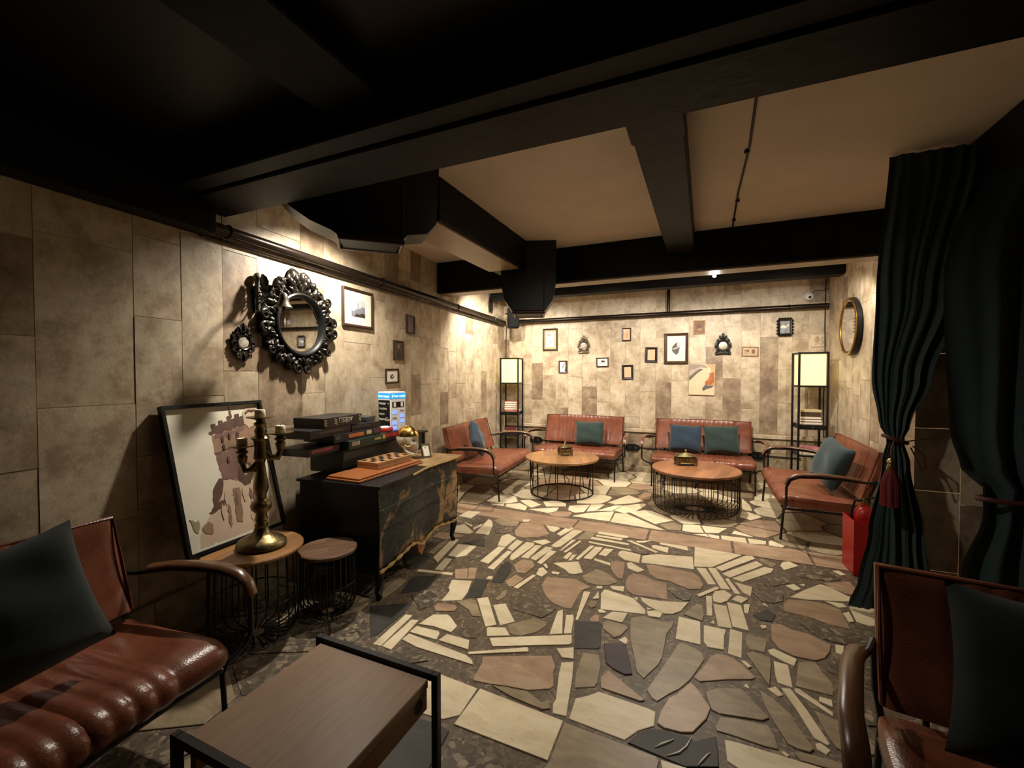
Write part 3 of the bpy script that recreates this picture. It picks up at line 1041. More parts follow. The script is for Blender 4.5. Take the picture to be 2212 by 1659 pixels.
P 1383,1799 1421,1752 1578,1711 1758,1855 1786,1956 1542,2062 1396,1979
G 1520,373 1684,579 1644,667 1548,714 1328,661 1255,491
T 2190,1314 2028,1227 1949,958 2044,864 2190,862
D -1770,-103 -1544,-103 -1563,267 -1732,392 -1826,350
D -824,1017 -1075,916 -1096,877 -1088,830 -929,652 -734,751
G -2564,-125 -2165,-125 -2159,176 -2328,378 -2351,376 -2588,147
P -2142,-133 -1791,-133 -1850,347 -1928,367 -2135,175
G -1201,-103 -727,-103 -856,352 -971,443 -1001,432 -1192,122
G 70,753 -39,1055 -208,1085 -303,907 -277,846
G 2190,2559 1892,2453 1878,2344 1923,2254 2190,2246
G 2003,1227 1789,1297 1650,1080 1815,948 1926,965
G 542,738 724,638 863,735 796,954 535,840 526,822
T 1291,1327 1269,1398 1010,1603 880,1520 932,1295 1109,1222
T 1089,460 975,693 879,717 738,618 774,391 804,373
G 2190,3817 1820,3817 1823,3522 1939,3332 2190,3333
D 2190,838 2048,840 1985,630 2074,548 2190,553
P -1354,528 -1362,544 -1379,557 -1668,531 -1716,409 -1552,289 -1385,407
D 2190,529 2078,524 2016,299 2190,122
G 514,851 458,1117 414,1145 254,1094 251,872 507,837
G 1138,455 1231,494 1306,670 1203,865 1156,878 998,702 1114,463
P 1654,3017 1453,3005 1378,2745 1615,2654 1736,2683
T 574,-137 859,-137 791,352 760,371 551,329
D -33,1078 111,1170 94,1340 -150,1445 -197,1108
P 2190,1854 1861,1990 1811,1955 1781,1850 1946,1626 2190,1587
D 610,1436 416,1341 427,1165 470,1138 666,1199
G 1530,2083 1536,2292 1484,2341 1329,2362 1292,2073 1385,2001
G 876,-89 1188,-89 1128,433 1105,440 815,351
D -466,903 -652,729 -554,596 -338,652 -298,835 -324,895
G 2084,2897 1805,3103 1737,3085 1677,3026 1760,2687
T 1570,-165 2190,-165 2190,88 1997,284 1897,300 1588,49 1570,-41
P 1535,735 1453,1016 1227,871 1325,685
G 1276,2056 1087,2057 1070,1769 1360,1806 1372,1981
T -731,0 -516,0 -458,292 -580,472 -831,353
T -182,469 -189,441 -90,264 94,311 93,597
G 1869,2459 1749,2661 1622,2631 1504,2356 1552,2309 1855,2352
G 1800,3127 1919,3320 1808,3501 1608,3344 1737,3110
G -596,1052 -798,1015 -710,755 -671,744 -487,917
G -2590,178 -2374,388 -2629,628
P 1594,1693 1675,1466 1701,1455 1922,1617 1766,1831
T 256,-147 550,-147 527,331 433,369 255,187
G 75,627 68,729 -277,821 -315,646 -189,493
G 2056,532 1968,613 1757,558 1901,324 1994,309
T 392,1342 261,1441 118,1342 135,1171 244,1116 403,1167
D -1392,580 -1467,794 -1630,782 -1715,667 -1668,555
G -242,1083 -511,1232 -578,1067 -465,927 -324,919
G 924,1272 773,1151 813,985 1066,1013 1097,1201
G -1028,435 -1333,515 -1362,402 -1204,148
"""
rest = {}
for i, line in enumerate(FLOOR_STONES.strip().splitlines()):
    p = line.split()
    poly = [(float(a.split(',')[0]) / 1000, float(a.split(',')[1]) / 1000) for a in p[1:]]
    h = 0.004 + 0.003 * random.random()
    if i < 300:
        cx = sum(a for a, b in poly) / len(poly)
        cy = sum(b for a, b in poly) / len(poly)
        o = MB().prism([(a - cx, b - cy) for a, b in poly], -0.002, h, 0.003).build('stone', STONE[p[0]], floor)
        o.location = (cx, cy, 0)
    else:
        rest.setdefault(p[0], MB()).prism(poly, -0.002, h, 0.003)
for k, mb in rest.items():
    o = mb.build('paving_chips', STONE[k], floor)
    o['kind'] = 'stuff'
VEIN = mat('white_marble_vein', C(190, 186, 170), 0.4)
for pts in (((-0.166, 1.769), (-0.144, 1.794), (-0.119, 1.819), (-0.1, 1.84)), ((-0.121, 1.747), (-0.078, 1.782), (-0.053, 1.824), (-0.035, 1.882)), ((-0.01, 1.753), (0.006, 1.784), (0.023, 1.816), (0.034, 1.831))):
    MB().tube([(x, y, 0.0075) for x, y in pts], [0.0015, 0.005, 0.004, 0.0015][:len(pts)], 6).build('vein', VEIN, floor)

# ------------------------------------------------------------------ WALLS
unit = MB().box((0, 0, 0), (1, 1, 1)).mesh('tile', TILE)
unit_dk = MB().box((0, 0, 0), (1, 1, 1)).mesh('tile', TILE_DK)
unit_rd = MB().box((0, 0, 0), (1, 1, 1)).mesh('tile', TILE_RD)


def tiles(wall, cols, z0, z1, rng, dark=0.15, hmin=0.3, hmax=0.75, fixed=None, meshes=None, proud=0.0, darks=()):
    """columns of stone tiles with 3 mm joints, each tile its own object"""
    gap = 0.0035
    for ci in range(len(cols) - 1):
        a, b = cols[ci], cols[ci + 1]
        zs = [z0]
        if fixed and ci in fixed:
            zs += [z for z in fixed[ci] if z0 < z < z1]
        else:
            z = z0 + rng.uniform(0.15, hmax)
            while z < z1 - 0.14:
                zs.append(z)
                z += rng.uniform(hmin, hmax)
        zs.append(z1)
        for q in darks:
            if q[0] == ci:
                zs = sorted([z for z in zs if not q[1] - 0.12 < z < q[2] + 0.12 or z in (z0, z1)] + [z for z in q[1:] if z0 + 0.05 < z < z1 - 0.05])
        for k in range(len(zs) - 1):
            c, d = zs[k], zs[k + 1]
            isdk = any(q[0] == ci and q[1] - 0.001 <= (c + d) / 2 <= q[2] + 0.001 for q in darks)
            th = 0.0035 + rng.uniform(0, 0.003) + proud
            me = (meshes or [unit, unit_dk])[1 if rng.random() < dark or isdk else 0]
            link('tile', me, wall, ((a + b) / 2, -th / 2, (c + d) / 2), None, (b - a - gap, th, d - c - gap))


rng = random.Random(4)
# left wall
wl = struct(MB().bbox(-1.2, 6.85, 0.0, 0.16, 0, CEIL).build('wall_left', GROUT))
wl.location = LW_O
wl.rotation_euler = (0, 0, LW_ROT)
cols = [-1.2, -0.85, -0.5, -0.15, 0.2, 0.55, 0.89, 1.265, 1.5, 1.745, 1.99, 2.36, 2.6, 2.83, 3.19, 3.41, 3.65]
while cols[-1] < 6.5:
    cols.append(cols[-1] + rng.uniform(0.2, 0.29))
cols[-1] = 6.82
tiles(wl, cols, 0.27, CEIL, rng, 0.12, 0.35, 0.85,
      {6: [0.75, 1.33, 2.1], 7: [0.8, 1.05, 1.78, 2.2], 8: [1.35, 2.28], 9: [0.62, 1.5, 2.25]})
tiles(wl, [-1.2 + 0.42 * k for k in range(19)] + [6.82], 0.0, 0.268, rng, 0.5, 0.5, 0.5, None, [unit_rd, unit_dk], 0.03)
# back wall
wb = struct(MB().bbox(-3.3, 1.75, 0.0, 0.16, 0, CEIL).build('wall_back', GROUT))
wb.location = (0, 6.78, 0)
cb = [-3.16, -3.052, -2.838, -2.637, -2.448, -2.224, -2.013, -1.785, -1.547, -1.338, -1.113, -0.894, -0.668, -0.448, -0.215, 0.008,
      0.23, 0.455, 0.683, 0.895, 1.053, 1.234, 1.454]
tiles(wb, cb, 0.665, CEIL, rng, 0.05, 0.3, 0.8, darks=[(3, 1.06, 1.66), (12, 0.72, 1.36), (16, 0.665, 1.42), (18, 0.665, 1.98), (15, 1.38, 1.86), (7, 0.72, 1.1)])
tiles(wb, [-3.16, -2.7, -2.25, -1.9, -1.4, -1.05, -0.7, -0.3, 0.2, 0.55, 1.0, 1.454], 0.1, 0.6, rng, 0.3, 0.2, 0.35, None, [unit_rd, unit_dk], 0.02)
tr = MB().bbox(-3.12, 1.43, -0.055, 0.0, 0.605, 0.66, 0.008).build('trim_1', TILE)
tr.location = (0, 6.78, 0)
struct(tr)
bb = MB().bbox(-3.12, 1.43, -0.05, 0.0, 0.0, 0.1, 0.006).build('baseboard_back', TILE_RD)
bb.location = (0, 6.78, 0)
struct(bb)
# right wall: far stretch, return beside the curtains, near stretch
wr = struct(MB().bbox(-6.9, -3.5, 0.0, 0.16, 0, CEIL).build('wall_right', GROUT))
wr.location = (1.454, 0, 0)
wr.rotation_euler = (0, 0, R(-90))
cr = [-6.76]
while cr[-1] < -3.75:
    cr.append(cr[-1] + rng.uniform(0.2, 0.32))
cr[-1] = -3.5
tiles(wr, cr, 0.0, CEIL, rng, 0.08, 0.35, 0.85)
wt = struct(MB().bbox(1.454, 2.4, 0.0, 0.16, 0, CEIL).build('wall_return', GROUT))
wt.location = (0, 3.5, 0)
tiles(wt, [1.0, 1.2, 1.42, 1.66, 1.9, 2.2][1:], 0.0, CEIL, rng, 0.15, 0.3, 0.8)
wn = struct(MB().bbox(-3.5, 1.2, 0.0, 0.16, 0, CEIL).build('wall_right_near', GROUT))
wn.location = (2.22, 0, 0)
wn.rotation_euler = (0, 0, R(-90))
tiles(wn, [-3.5 + 0.36 * k for k in range(13)] + [1.2], 0.0, CEIL, rng, 0.15, 0.4, 0.9)

# ------------------------------------------------------------------ CEILING with beams
ceil = struct(MB().bbox(-3.6, 2.6, -1.2, 7.0, CEIL, CEIL + 0.12).build('ceiling', PLASTER))


def beam(x0, x1, y0, y1, z0, z1=CEIL, m=None, name='beam', ch=0.008):
    return MB().bbox(x0, x1, y0, y1, z0, z1, ch).build(name, m or BLACKWOOD, ceil)


beam(-2.85, 2.2, 1.49, 1.77, 2.45)                    # main beam, two timbers with a seam
beam(-2.85, 2.2, 1.37, 1.482, 2.46)
beam(-2.95, 1.44, 4.43, 4.66, 2.45)                   # far beam
MB().bbox(-2.92, 1.43, 4.45, 4.64, 2.437, 2.45).build('beam_board', WOOD_SOFFIT, ceil)
beam(-3.05, 1.44, 6.05, 6.25, 2.62)                   # beam near the back wall
beam(1.39, 2.2, 1.77, 3.48, 2.452)                   # boxed beam the curtains hang from
beam(-0.335, -0.098, 1.77, 4.43, 2.62)                # cross beam
beam(-0.325, -0.085, 1.77, 2.12, 2.545)               # its bearing block
beam(-1.98, -1.64, 2.5, 4.43, 2.515)                  # boxed duct
MB().bbox(-1.975, -1.66, 2.5, 3.9, 2.5, 2.515).build('soffit_board', WOOD_SOFFIT, ceil)
beam(-2.6, 2.2, -0.3, 0.05, 2.45)
beam(-1.45, -1.15, 0.05, 1.37, 2.55)
beam(0.9, 1.15, 0.05, 1.37, 2.55)
o = MB().bbox(-1.1, 1.62, -0.13, -0.01, 2.29, CEIL - 0.001, 0.006).build('wall_beam', BLACKWOOD, ceil)
o.location = LW_O
o.rotation_euler = (0, 0, LW_ROT)
MB().bbox(-2.45, 2.2, -1.1, 1.37, 2.64, 2.66).build('near_soffit', BLACKPAINT, ceil)

# ------------------------------------------------------------------ SOFAS
def sofa_proto(W):
    """two-seat sofa: channelled leather seat and back on a black iron frame; x across, front towards -y"""
    P = {}
    hw = W / 2
    inner = hw * 0.66
    nch = 13

    def chan(x):
        if abs(x) > inner:
            e = (hw - abs(x)) / (hw - inner)
            return 0.55 * min(1.0, 4 * e) * min(1.0, (1 - e) * 4 + 0.0)
        t = ((x + inner) / (2 * inner) * nch) % 1.0
        return math.sqrt(max(0.0, 1 - (2 * t - 1) ** 2))

    nx = 13 * 7 + 20
    xs = [-hw + W * i / (nx - 1) for i in range(nx)]
    # seat profile: (y, z, outward y, outward z, weight)
    pr = [(0.25, 0.385, 0, 1, 0.3), (0.12, 0.385, 0, 1, 1), (0.0, 0.388, 0, 1, 1), (-0.12, 0.395, 0, 1, 1), (-0.22, 0.402, 0, 1, 1),
          (-0.29, 0.402, -0.2, 1, 1), (-0.335, 0.39, -0.6, 0.8, 1), (-0.365, 0.365, -1, 0.3, 1), (-0.37, 0.335, -1, -0.2, 0.9),
          (-0.355, 0.308, -0.7, -0.7, 0.5), (-0.31, 0.298, 0, -1, 0.0), (0.0, 0.295, 0, -1, 0), (0.25, 0.295, 0, -1, 0), (0.275, 0.34, 1, 0, 0)]
    mb = MB()
    n = len(pr)
    for x in xs:
        e = max(0.0, 1 - (hw - abs(x)) / 0.035)
        k = 1 - 0.16 * e * e
        b = chan(x) * 0.012
        for (y, z, oy, oz, w) in pr:
            mb.v.append((x, -0.05 + (y + 0.05) * (1 - 0.05 * e * e) + oy * b * w, 0.345 + (z - 0.345) * k + oz * b * w))
    for i in range(nx - 1):
        for j in range(n):
            j2 = (j + 1) % n
            mb.f.append((i * n + j, i * n + j2, (i + 1) * n + j2, (i + 1) * n + j))
    mb.f.append(tuple(range(n)))
    mb.f.append(tuple(range((nx - 1) * n, nx * n)))
    P['seat'] = mb.mesh('seat', LEATHER, True, 60)
    # backrest: leans back
    nv = 15
    mb = MB()
    prof = []
    for j in range(nv):
        t = j / (nv - 1)
        w = min(1.0, 9 * t * (1 - t) * 1.6)
        prof.append((t, 0.0, w))
    for x in xs:
        e = max(0.0, 1 - (hw - abs(x)) / 0.02)
        b = chan(x) * 0.013
        for (t, o, w) in prof:
            bow = 0.02 * math.sin(PI * t)
            y = 0.215 + 0.125 * t + bow - b * w + 0.012 * e
            z = 0.425 + 0.405 * t - 0.004 * w * 0
            mb.v.append((x, y, z))
        for (t, o, w) in reversed(prof):
            mb.v.append((x, 0.262 + 0.118 * t + 0.02 * math.sin(PI * t), 0.428 + 0.398 * t))
    n = 2 * nv
    for i in range(nx - 1):
        for j in range(n):
            j2 = (j + 1) % n
            mb.f.append((i * n + j, i * n + j2, (i + 1) * n + j2, (i + 1) * n + j))
    mb.f.append(tuple(range(n)))
    mb.f.append(tuple(range((nx - 1) * n, nx * n)))
    P['backrest'] = mb.mesh('backrest', LEATHER, True, 60)
    # piped edge round the backrest
    P['piping'] = MB().tube([(-hw + 0.005, 0.225, 0.43), (-hw + 0.005, 0.285, 0.63), (-hw + 0.008, 0.342, 0.825), (0, 0.345, 0.832), (hw - 0.008, 0.342, 0.825),
                             (hw - 0.005, 0.285, 0.63), (hw - 0.005, 0.225, 0.43)], 0.007, 6).mesh('piping', PIPING, True)
    for sx, nm in ((-1, 'l'), (1, 'r')):
        X = sx * (hw + 0.12)
        Xl = sx * (hw - 0.01)
        Xi = sx * (hw + 0.005)
        P['front' + nm] = MB().tube([(Xl, -0.35, 0.0), (Xl, -0.335, 0.2), (Xl, -0.33, 0.265), (Xl + sx * 0.02, -0.33, 0.295), (X - sx * 0.03, -0.33, 0.325), (X, -0.33, 0.36),
                                     (X, -0.33, 0.5), (X, -0.30, 0.565), (X, -0.23, 0.598)], 0.0105, 8).mesh('leg', BLACKMETAL, True)
        P['rear' + nm] = MB().tube([(Xl, 0.36, 0.0), (Xl, 0.30, 0.2), (Xl, 0.27, 0.36), (Xi, 0.275, 0.45), (Xi, 0.325, 0.58)], 0.0105, 8).mesh('leg', BLACKMETAL, True)
        P['rail' + nm] = MB().tube([(X, -0.24, 0.594), (X - sx * 0.01, -0.1, 0.602), (X - sx * 0.035, 0.1, 0.592), (Xi + sx * 0.02, 0.26, 0.572), (Xi, 0.325, 0.58)], 0.0105, 8).mesh('arm_rail', BLACKMETAL, True)
        P['arm' + nm] = MB().tube([(X, -0.342, 0.525), (X, -0.322, 0.575), (X, -0.27, 0.61), (X, -0.18, 0.624), (X - sx * 0.015, -0.05, 0.626), (X - sx * 0.035, 0.1, 0.614), (X - sx * 0.06, 0.2, 0.597)],
                                  0.02, 10, flat=(0.028, 0.0125)).mesh('armrest', WOOD_ARM, True)
    fr = MB()
    fr.tube([(-hw + 0.01, -0.33, 0.28), (hw - 0.01, -0.33, 0.28)], 0.0105, 8)
    fr.tube([(-hw + 0.01, 0.28, 0.28), (hw - 0.01, 0.28, 0.28)], 0.0105, 8)
    for sx in (-1, 1):
        fr.tube([(sx * (hw - 0.01), -0.33, 0.28), (sx * (hw - 0.01), 0.285, 0.28)], 0.009, 8)
        fr.tube([(sx * (hw - 0.12), -0.33, 0.285), (sx * (hw - 0.12), 0.265, 0.285), (sx * (hw - 0.12), 0.285, 0.42), (sx * (hw - 0.12), 0.39, 0.78)], 0.009, 8)
    P['seat_frame'] = fr.mesh('seat_frame', BLACKMETAL, True)
    return P


SOFA = {1.22: sofa_proto(1.22), 1.32: sofa_proto(1.32)}


def sofa(W, loc, rz, label, group):
    t = thing('leather_sofa', label, 'sofa', loc, rz, group)
    for k, me in SOFA[W].items():
        link(me.name.split('.')[0], me, t)
    return t


G = 'brown leather sofas with iron frames'
sofa(1.22, (-1.715, 6.31, 0.0065), 0, 'brown channelled leather sofa against the back wall, one green cushion on it', G)
sofa(1.22, (-0.03, 6.31, 0.0065), 0, 'brown channelled leather sofa against the back wall, two cushions side by side on it', G)
sofa(1.32, (-2.56, 5.12, 0.0065), LW_ROT, 'brown leather sofa along the mirror wall, beside the drawer chest and a lit floor lamp', G)
sofa(1.32, (0.98, 5.14, 0.0065), R(-90), 'brown leather sofa along the right wall beneath the gold-rimmed round mirror', G)
sofa(1.22, (-2.045, 0.48, 0.0065), LW_ROT, 'dark red-brown leather sofa beside the side table holding the candelabrum', G)
sofa(1.22, (1.09, 1.405, 0.0065), R(-8), 'dark red leather sofa standing in front of the green curtains', G)


# ------------------------------------------------------------------ CUSHIONS
def cushion_mesh(w, h, t, material, seed):
    r = random.Random(seed)
    ph = [r.uniform(0, 6) for _ in range(6)]

    def side(sgn):
        def fn(u, v):
            x, z = (u - 0.5) * 2, (v - 0.5) * 2
            pin = 1 - 0.075 * (1 - x * x) * abs(z) ** 2
            pin2 = 1 - 0.075 * (1 - z * z) * abs(x) ** 2
            d = ((1 - x ** 4) * (1 - z ** 4)) ** 0.55
            wr = 0.006 * (math.sin(5 * x + ph[0] + 2 * z) + math.sin(7 * z + ph[1] + 3 * x) * 0.7) * d
            return (x * w / 2 * pin2, sgn * (t / 2 * d + wr), z * h / 2 * pin + 0.004 * math.sin(4 * x + ph[2]))
        return fn
    mb = MB()
    mb.grid(21, 21, side(-1))
    mb.grid(21, 21, side(1))
    me = mb.mesh('cushion', material, True, 80)
    return me


def cushion(loc, rx, rz, roll, label, material, w=0.42, h=0.40, t=0.15, seed=1):
    me = cushion_mesh(w, h, t, material, seed)
    o = link('cushion', me, None, loc)
    o.rotation_euler = (Matrix.Rotation(rz, 3, 'Z') @ Matrix.Rotation(rx, 3, 'X') @ Matrix.Rotation(roll, 3, 'Y')).to_euler()
    return tag(o, label, 'cushion', 'teal velvet cushions')


cushion((-1.58, 6.43, 0.595), R(-16), R(2), R(-1), 'dark green velvet cushion alone on the sofa by the back wall', TEALGREEN, 0.43, 0.36, seed=2)
cushion((-0.24, 6.43, 0.60), R(-16), R(-3), R(1), 'blue-tinged velvet cushion, next to a greener one on the same sofa', TEALBLUE, 0.42, 0.37, seed=3)
cushion((0.21, 6.425, 0.605), R(-16), R(4), R(-2), 'dark green velvet cushion beside a bluer one on the same sofa', TEALGREEN, 0.44, 0.38, seed=4)
cushion((-2.66, 4.90, 0.655), R(-18), LW_ROT + R(12), R(42), 'blue velvet cushion balanced on its corner on the sofa by the mirror wall', TEALBLUE, 0.36, 0.36, 0.14, 5)
cushion((1.075, 4.86, 0.66), R(-20), R(-90 + 14), R(10), 'slate blue velvet cushion on the sofa under the gold-rimmed mirror', TEAL, 0.46, 0.42, 0.16, 6)
cushion((-2.08, 0.60, 0.685), R(-20), LW_ROT - R(8), R(-9), 'teal cushion coloured darker for shade on the sofa next to the candelabrum table', TEALSHADED, 0.48, 0.46, 0.15, 7)
cushion((0.865, 1.545, 0.665), R(-18), R(-8), R(3), 'teal cushion, shade put into its colour, on the sofa before the curtains', TEALSHADED, 0.50, 0.44, 0.15, 8)


# ------------------------------------------------------------------ ROUND TABLES
def ring(mb, r, z, th, n=40, tn=6):
    return mb.tube([(r * math.cos(2 * PI * k / n), r * math.sin(2 * PI * k / n), z) for k in range(n)], th, tn, closed=True)


def round_top(t, r, z, th, m):
    return MB().lathe([(r - 0.006, z - th), (r, z - th + 0.005), (r, z - 0.006), (r - 0.006, z)], 56).build('tabletop', m, t, True, 30)


def basket_wires(t, n, rt, rb, zt, zb, hub, th):
    path = [(rt, 0, zt), (rt + (rb - rt) * 0.5, 0, (zt + zb) / 2 + 0.04), (rb, 0, zb + 0.09)]
    for a in (15, 35, 55, 75, 90):
        path.append((rb - 0.075 * (1 - math.cos(R(a))), 0, zb + 0.075 * (1 - math.sin(R(a)))))
    path.append((hub, 0, zb))
    me = MB().tube(path, th, 5).mesh('wire', BLACKMETAL, True)
    for k in range(n):
        link('wire', me, t, None, (0, 0, 2 * PI * k / n))


t = thing('round_coffee_table', 'round wooden coffee table on tapered upright iron rods with a floor ring', 'table', (-1.62, 5.19, 0.007), 0.35)
round_top(t, 0.452, 0.45, 0.028, WOOD_OAK)
mb = MB()
ring(mb, 0.385, 0.008, 0.008)
mb.build('floor_ring', BLACKMETAL, t, True)
mb = MB()
ring(mb, 0.40, 0.414, 0.007)
mb.build('top_ring', BLACKMETAL, t, True)
rod = MB().tube([(0.385, 0, 0.008), (0.40, 0.0, 0.414)], 0.0055, 6).mesh('rod', BLACKMETAL, True)
rod2 = MB().tube([(0.385, 0, 0.008), (0.392, 0.07, 0.414)], 0.0055, 6).mesh('rod', BLACKMETAL, True)
for k in range(18):
    link('rod', rod if k % 2 else rod2, t, None, (0, 0, 2 * PI * k / 18))

t = thing('round_coffee_table', 'round wooden coffee table on a wire basket base with curved-in bottom', 'table', (-0.085, 5.13, 0.007), -0.25)
round_top(t, 0.452, 0.45, 0.028, WOOD_OAK2)
basket_wires(t, 46, 0.435, 0.435, 0.42, 0.006, 0.1, 0.0038)
mb = MB()
ring(mb, 0.435, 0.418, 0.006)
mb.build('top_ring', BLACKMETAL, t, True)
mb = MB()
ring(mb, 0.1, 0.007, 0.005)
mb.build('base_ring', BLACKMETAL, t, True)

t = thing('side_table', 'small round side table with wire basket base, holding the brass candelabrum', 'table', (-2.325, 1.64, 0.007), 0.2)
round_top(t, 0.255, 0.5, 0.022, WOOD_OAK)
basket_wires(t, 22, 0.215, 0.225, 0.478, 0.006, 0.05, 0.0042)
mb = MB()
ring(mb, 0.215, 0.474, 0.006)
mb.build('top_ring', BLACKMETAL, t, True)
mb = MB()
ring(mb, 0.222, 0.22, 0.004)
mb.build('hoop', BLACKMETAL, t, True)

t = thing('stool', 'low round stool of dark rustic boards on a wire basket, beside the drawer chest', 'stool', (-2.13, 1.985, 0.007), 0.9)
round_top(t, 0.172, 0.40, 0.025, WOOD_RUST)
basket_wires(t, 26, 0.155, 0.16, 0.375, 0.006, 0.04, 0.0042)
mb = MB()
ring(mb, 0.155, 0.372, 0.006)
mb.build('top_ring', BLACKMETAL, t, True)
mb = MB()
ring(mb, 0.16, 0.19, 0.004)
mb.build('hoop', BLACKMETAL, t, True)

# ------------------------------------------------------------------ NEAR TABLE
t = thing('low_table', 'square wooden low table set in a black square-tube frame', 'table', (-1.11, 0.985, 0.007), 0)
MB().bbox(-0.245, 0.255, -0.235, 0.238, 0.40, 0.43, 0.003).build('tabletop', WOOD_TEAK, t)
ap = MB().bbox(0.225, 0.25, -0.235, 0.238, 0.325, 0.40, 0.002).build('apron', WOOD_APRON, t)
MB().bbox(-0.24, -0.215, -0.235, 0.238, 0.325, 0.40, 0.002).build('apron', WOOD_APRON, t)
MB().tube([(0.2508, 0.19, 0.365), (0.2515, 0.19, 0.365)], 0.022, 20).build('finger_hole', BLACKPLASTIC, ap)
for y in (-0.255, 0.255):
    b = 0.0125
    for x in (-0.265, 0.275):
        MB().bbox(x - b, x + b, y - b, y + b, 0.0, 0.445, 0.002).build('leg', BLACKMETAL, t)
    MB().bbox(-0.2525, 0.2625, y - b, y + b, 0.42, 0.445, 0.002).build('crossbar', BLACKMETAL, t)
    MB().bbox(-0.2525, 0.2625, y - b, y + b, 0.0, 0.025, 0.002).build('crossbar', BLACKMETAL, t)


# ------------------------------------------------------------------ FLOOR LAMPS with shelves
def floor_lamp(loc, rz, label):
    t = thing('shelf_floor_lamp', label, 'lamp', loc, rz, 'shelf floor lamps')
    h, w, p = 1.735, 0.145, 0.011
    for x in (-w, w):
        for y in (-w, w):
            MB().bbox(x - p, x + p, y - p, y + p, 0, h, 0.002).build('post', BLACKPAINT, t)
    for z in (h - 0.012, 1.325):
        for s_ in (-w, w):
            MB().bbox(-w + p, w - p, s_ - p * 0.8, s_ + p * 0.8, z - 0.01, z + 0.01).build('rail', BLACKPAINT, t)
            MB().bbox(s_ - p * 0.8, s_ + p * 0.8, -w + p, w - p, z - 0.01, z + 0.01).build('rail', BLACKPAINT, t)
    for z, th in ((0.865, 0.055), (0.50, 0.02), (0.12, 0.02)):
        MB().bbox(-w + p, w - p, -w + 0.002, w - 0.002, z - th, z, 0.003).build('shelf', BLACKPAINT, t)
    MB().tube([(0, -w - 0.002, 0.84), (0, -w - 0.012, 0.84)], 0.006, 8).build('knob', SILVER, t)
    sh = MB()
    q = w - 0.014
    sh.add([(x, y, z) for z in (1.338, 1.71) for x, y in ((-q, -q), (q, -q), (q, q), (-q, q))],
           [(0, 1, 5, 4), (1, 2, 6, 5), (2, 3, 7, 6), (3, 0, 4, 7), (0, 3, 2, 1)])
    sh.build('lamp_shade', SHADE, t)
    return t


def books(base, rz, items, prefix, group):
    """flat pile of books: (w, d, h, colour, dx, turn, words)"""
    z = base[2]
    for w, d, h, col, dx, turn, words in items:
        t = thing('book', words, 'book', (base[0] + dx * math.cos(rz), base[1] + dx * math.sin(rz), z), rz + R(turn), group)
        cv = mat('book_cover_%d_%d_%d' % col, C(*col), 0.5)
        c = MB()
        c.bbox(-w / 2, w / 2, -d / 2, d / 2, 0, 0.0025)
        c.bbox(-w / 2, w / 2, -d / 2, d / 2, h - 0.0025, h)
        c.bbox(-w / 2, w / 2, -d / 2, -d / 2 + 0.003, 0.0025, h - 0.0025)
        c.build('cover', cv, t)
        MB().bbox(-w / 2 + 0.004, w / 2 - 0.004, -d / 2 + 0.004, d / 2 - 0.004, 0.0026, h - 0.0026).build('pages', PAPER, t)
        z += h + 0.0006


LAMPS = (((-2.885, 6.50, 0.008), R(8)), ((1.165, 6.30, 0.008), R(4)))
floor_lamp(LAMPS[0][0], LAMPS[0][1], 'tall black shelf lamp glowing in the corner by the mirror wall and speaker')
floor_lamp(LAMPS[1][0], LAMPS[1][1], 'tall black shelf lamp glowing in the corner beside the gold-rimmed mirror')
b0, r0 = LAMPS[0]
ga, gb, gc, gd = 'books on the upper shelf of the speaker corner lamp', 'books on the lower shelf of the speaker corner lamp', \
    'books on the upper shelf of the other corner lamp', 'books on the lower shelf of the other corner lamp'
books((b0[0], b0[1], b0[2] + 0.866), r0, [
    (0.22, 0.17, 0.03, (186, 116, 100), 0.015, 3, 'pinkish book at the bottom of the tall pile, lamp beneath the speaker'),
    (0.2, 0.17, 0.034, (150, 62, 44), 0.0, 176, 'red book lying directly on the pinkish one, lamp beneath the speaker'),
    (0.2, 0.16, 0.034, (150, 62, 44), -0.004, 182, 'red book third from below in the pile, lamp beneath the speaker'),
    (0.2, 0.16, 0.034, (150, 62, 44), 0.0, 179, 'red book second from top of the pile, lamp beneath the speaker'),
    (0.2, 0.16, 0.034, (150, 62, 44), 0.002, 181, 'red book topping the tall pile, lamp beneath the speaker')], '', ga)
books((b0[0], b0[1], b0[2] + 0.501), r0, [
    (0.21, 0.17, 0.03, (92, 44, 66), 0.0, 4, 'plum book lowest on the lower shelf, lamp beneath the speaker'),
    (0.2, 0.15, 0.03, (200, 180, 120), -0.02, 174, 'yellowish book, pages outward, lower shelf of the lamp beneath the speaker'),
    (0.19, 0.15, 0.04, (106, 42, 50), 0.0, 2, 'dark red book topping the lower pile, lamp beneath the speaker')], '', gb)
b1, r1 = LAMPS[1]
books((b1[0], b1[1], b1[2] + 0.866), r1, [
    (0.22, 0.18, 0.034, (128, 84, 50), 0.0, 182, 'brown book lowest in the upper pile, lamp near the round gold mirror'),
    (0.22, 0.17, 0.03, (128, 84, 50), 0.004, 177, 'brown book second from below, upper pile, lamp near the round gold mirror'),
    (0.21, 0.17, 0.034, (128, 84, 50), 0.0, 181, 'brown book just under the thick dark one, lamp near the round gold mirror'), (0.2, 0.17, 0.05, (70, 52, 36), -0.006, -2, 'thick dark brown book in the upper pile, lamp near the round gold mirror'),
    (0.23, 0.17, 0.026, (196, 180, 140), -0.012, 4, 'pale cream book topping the upper pile, lamp near the round gold mirror')], '', gc)
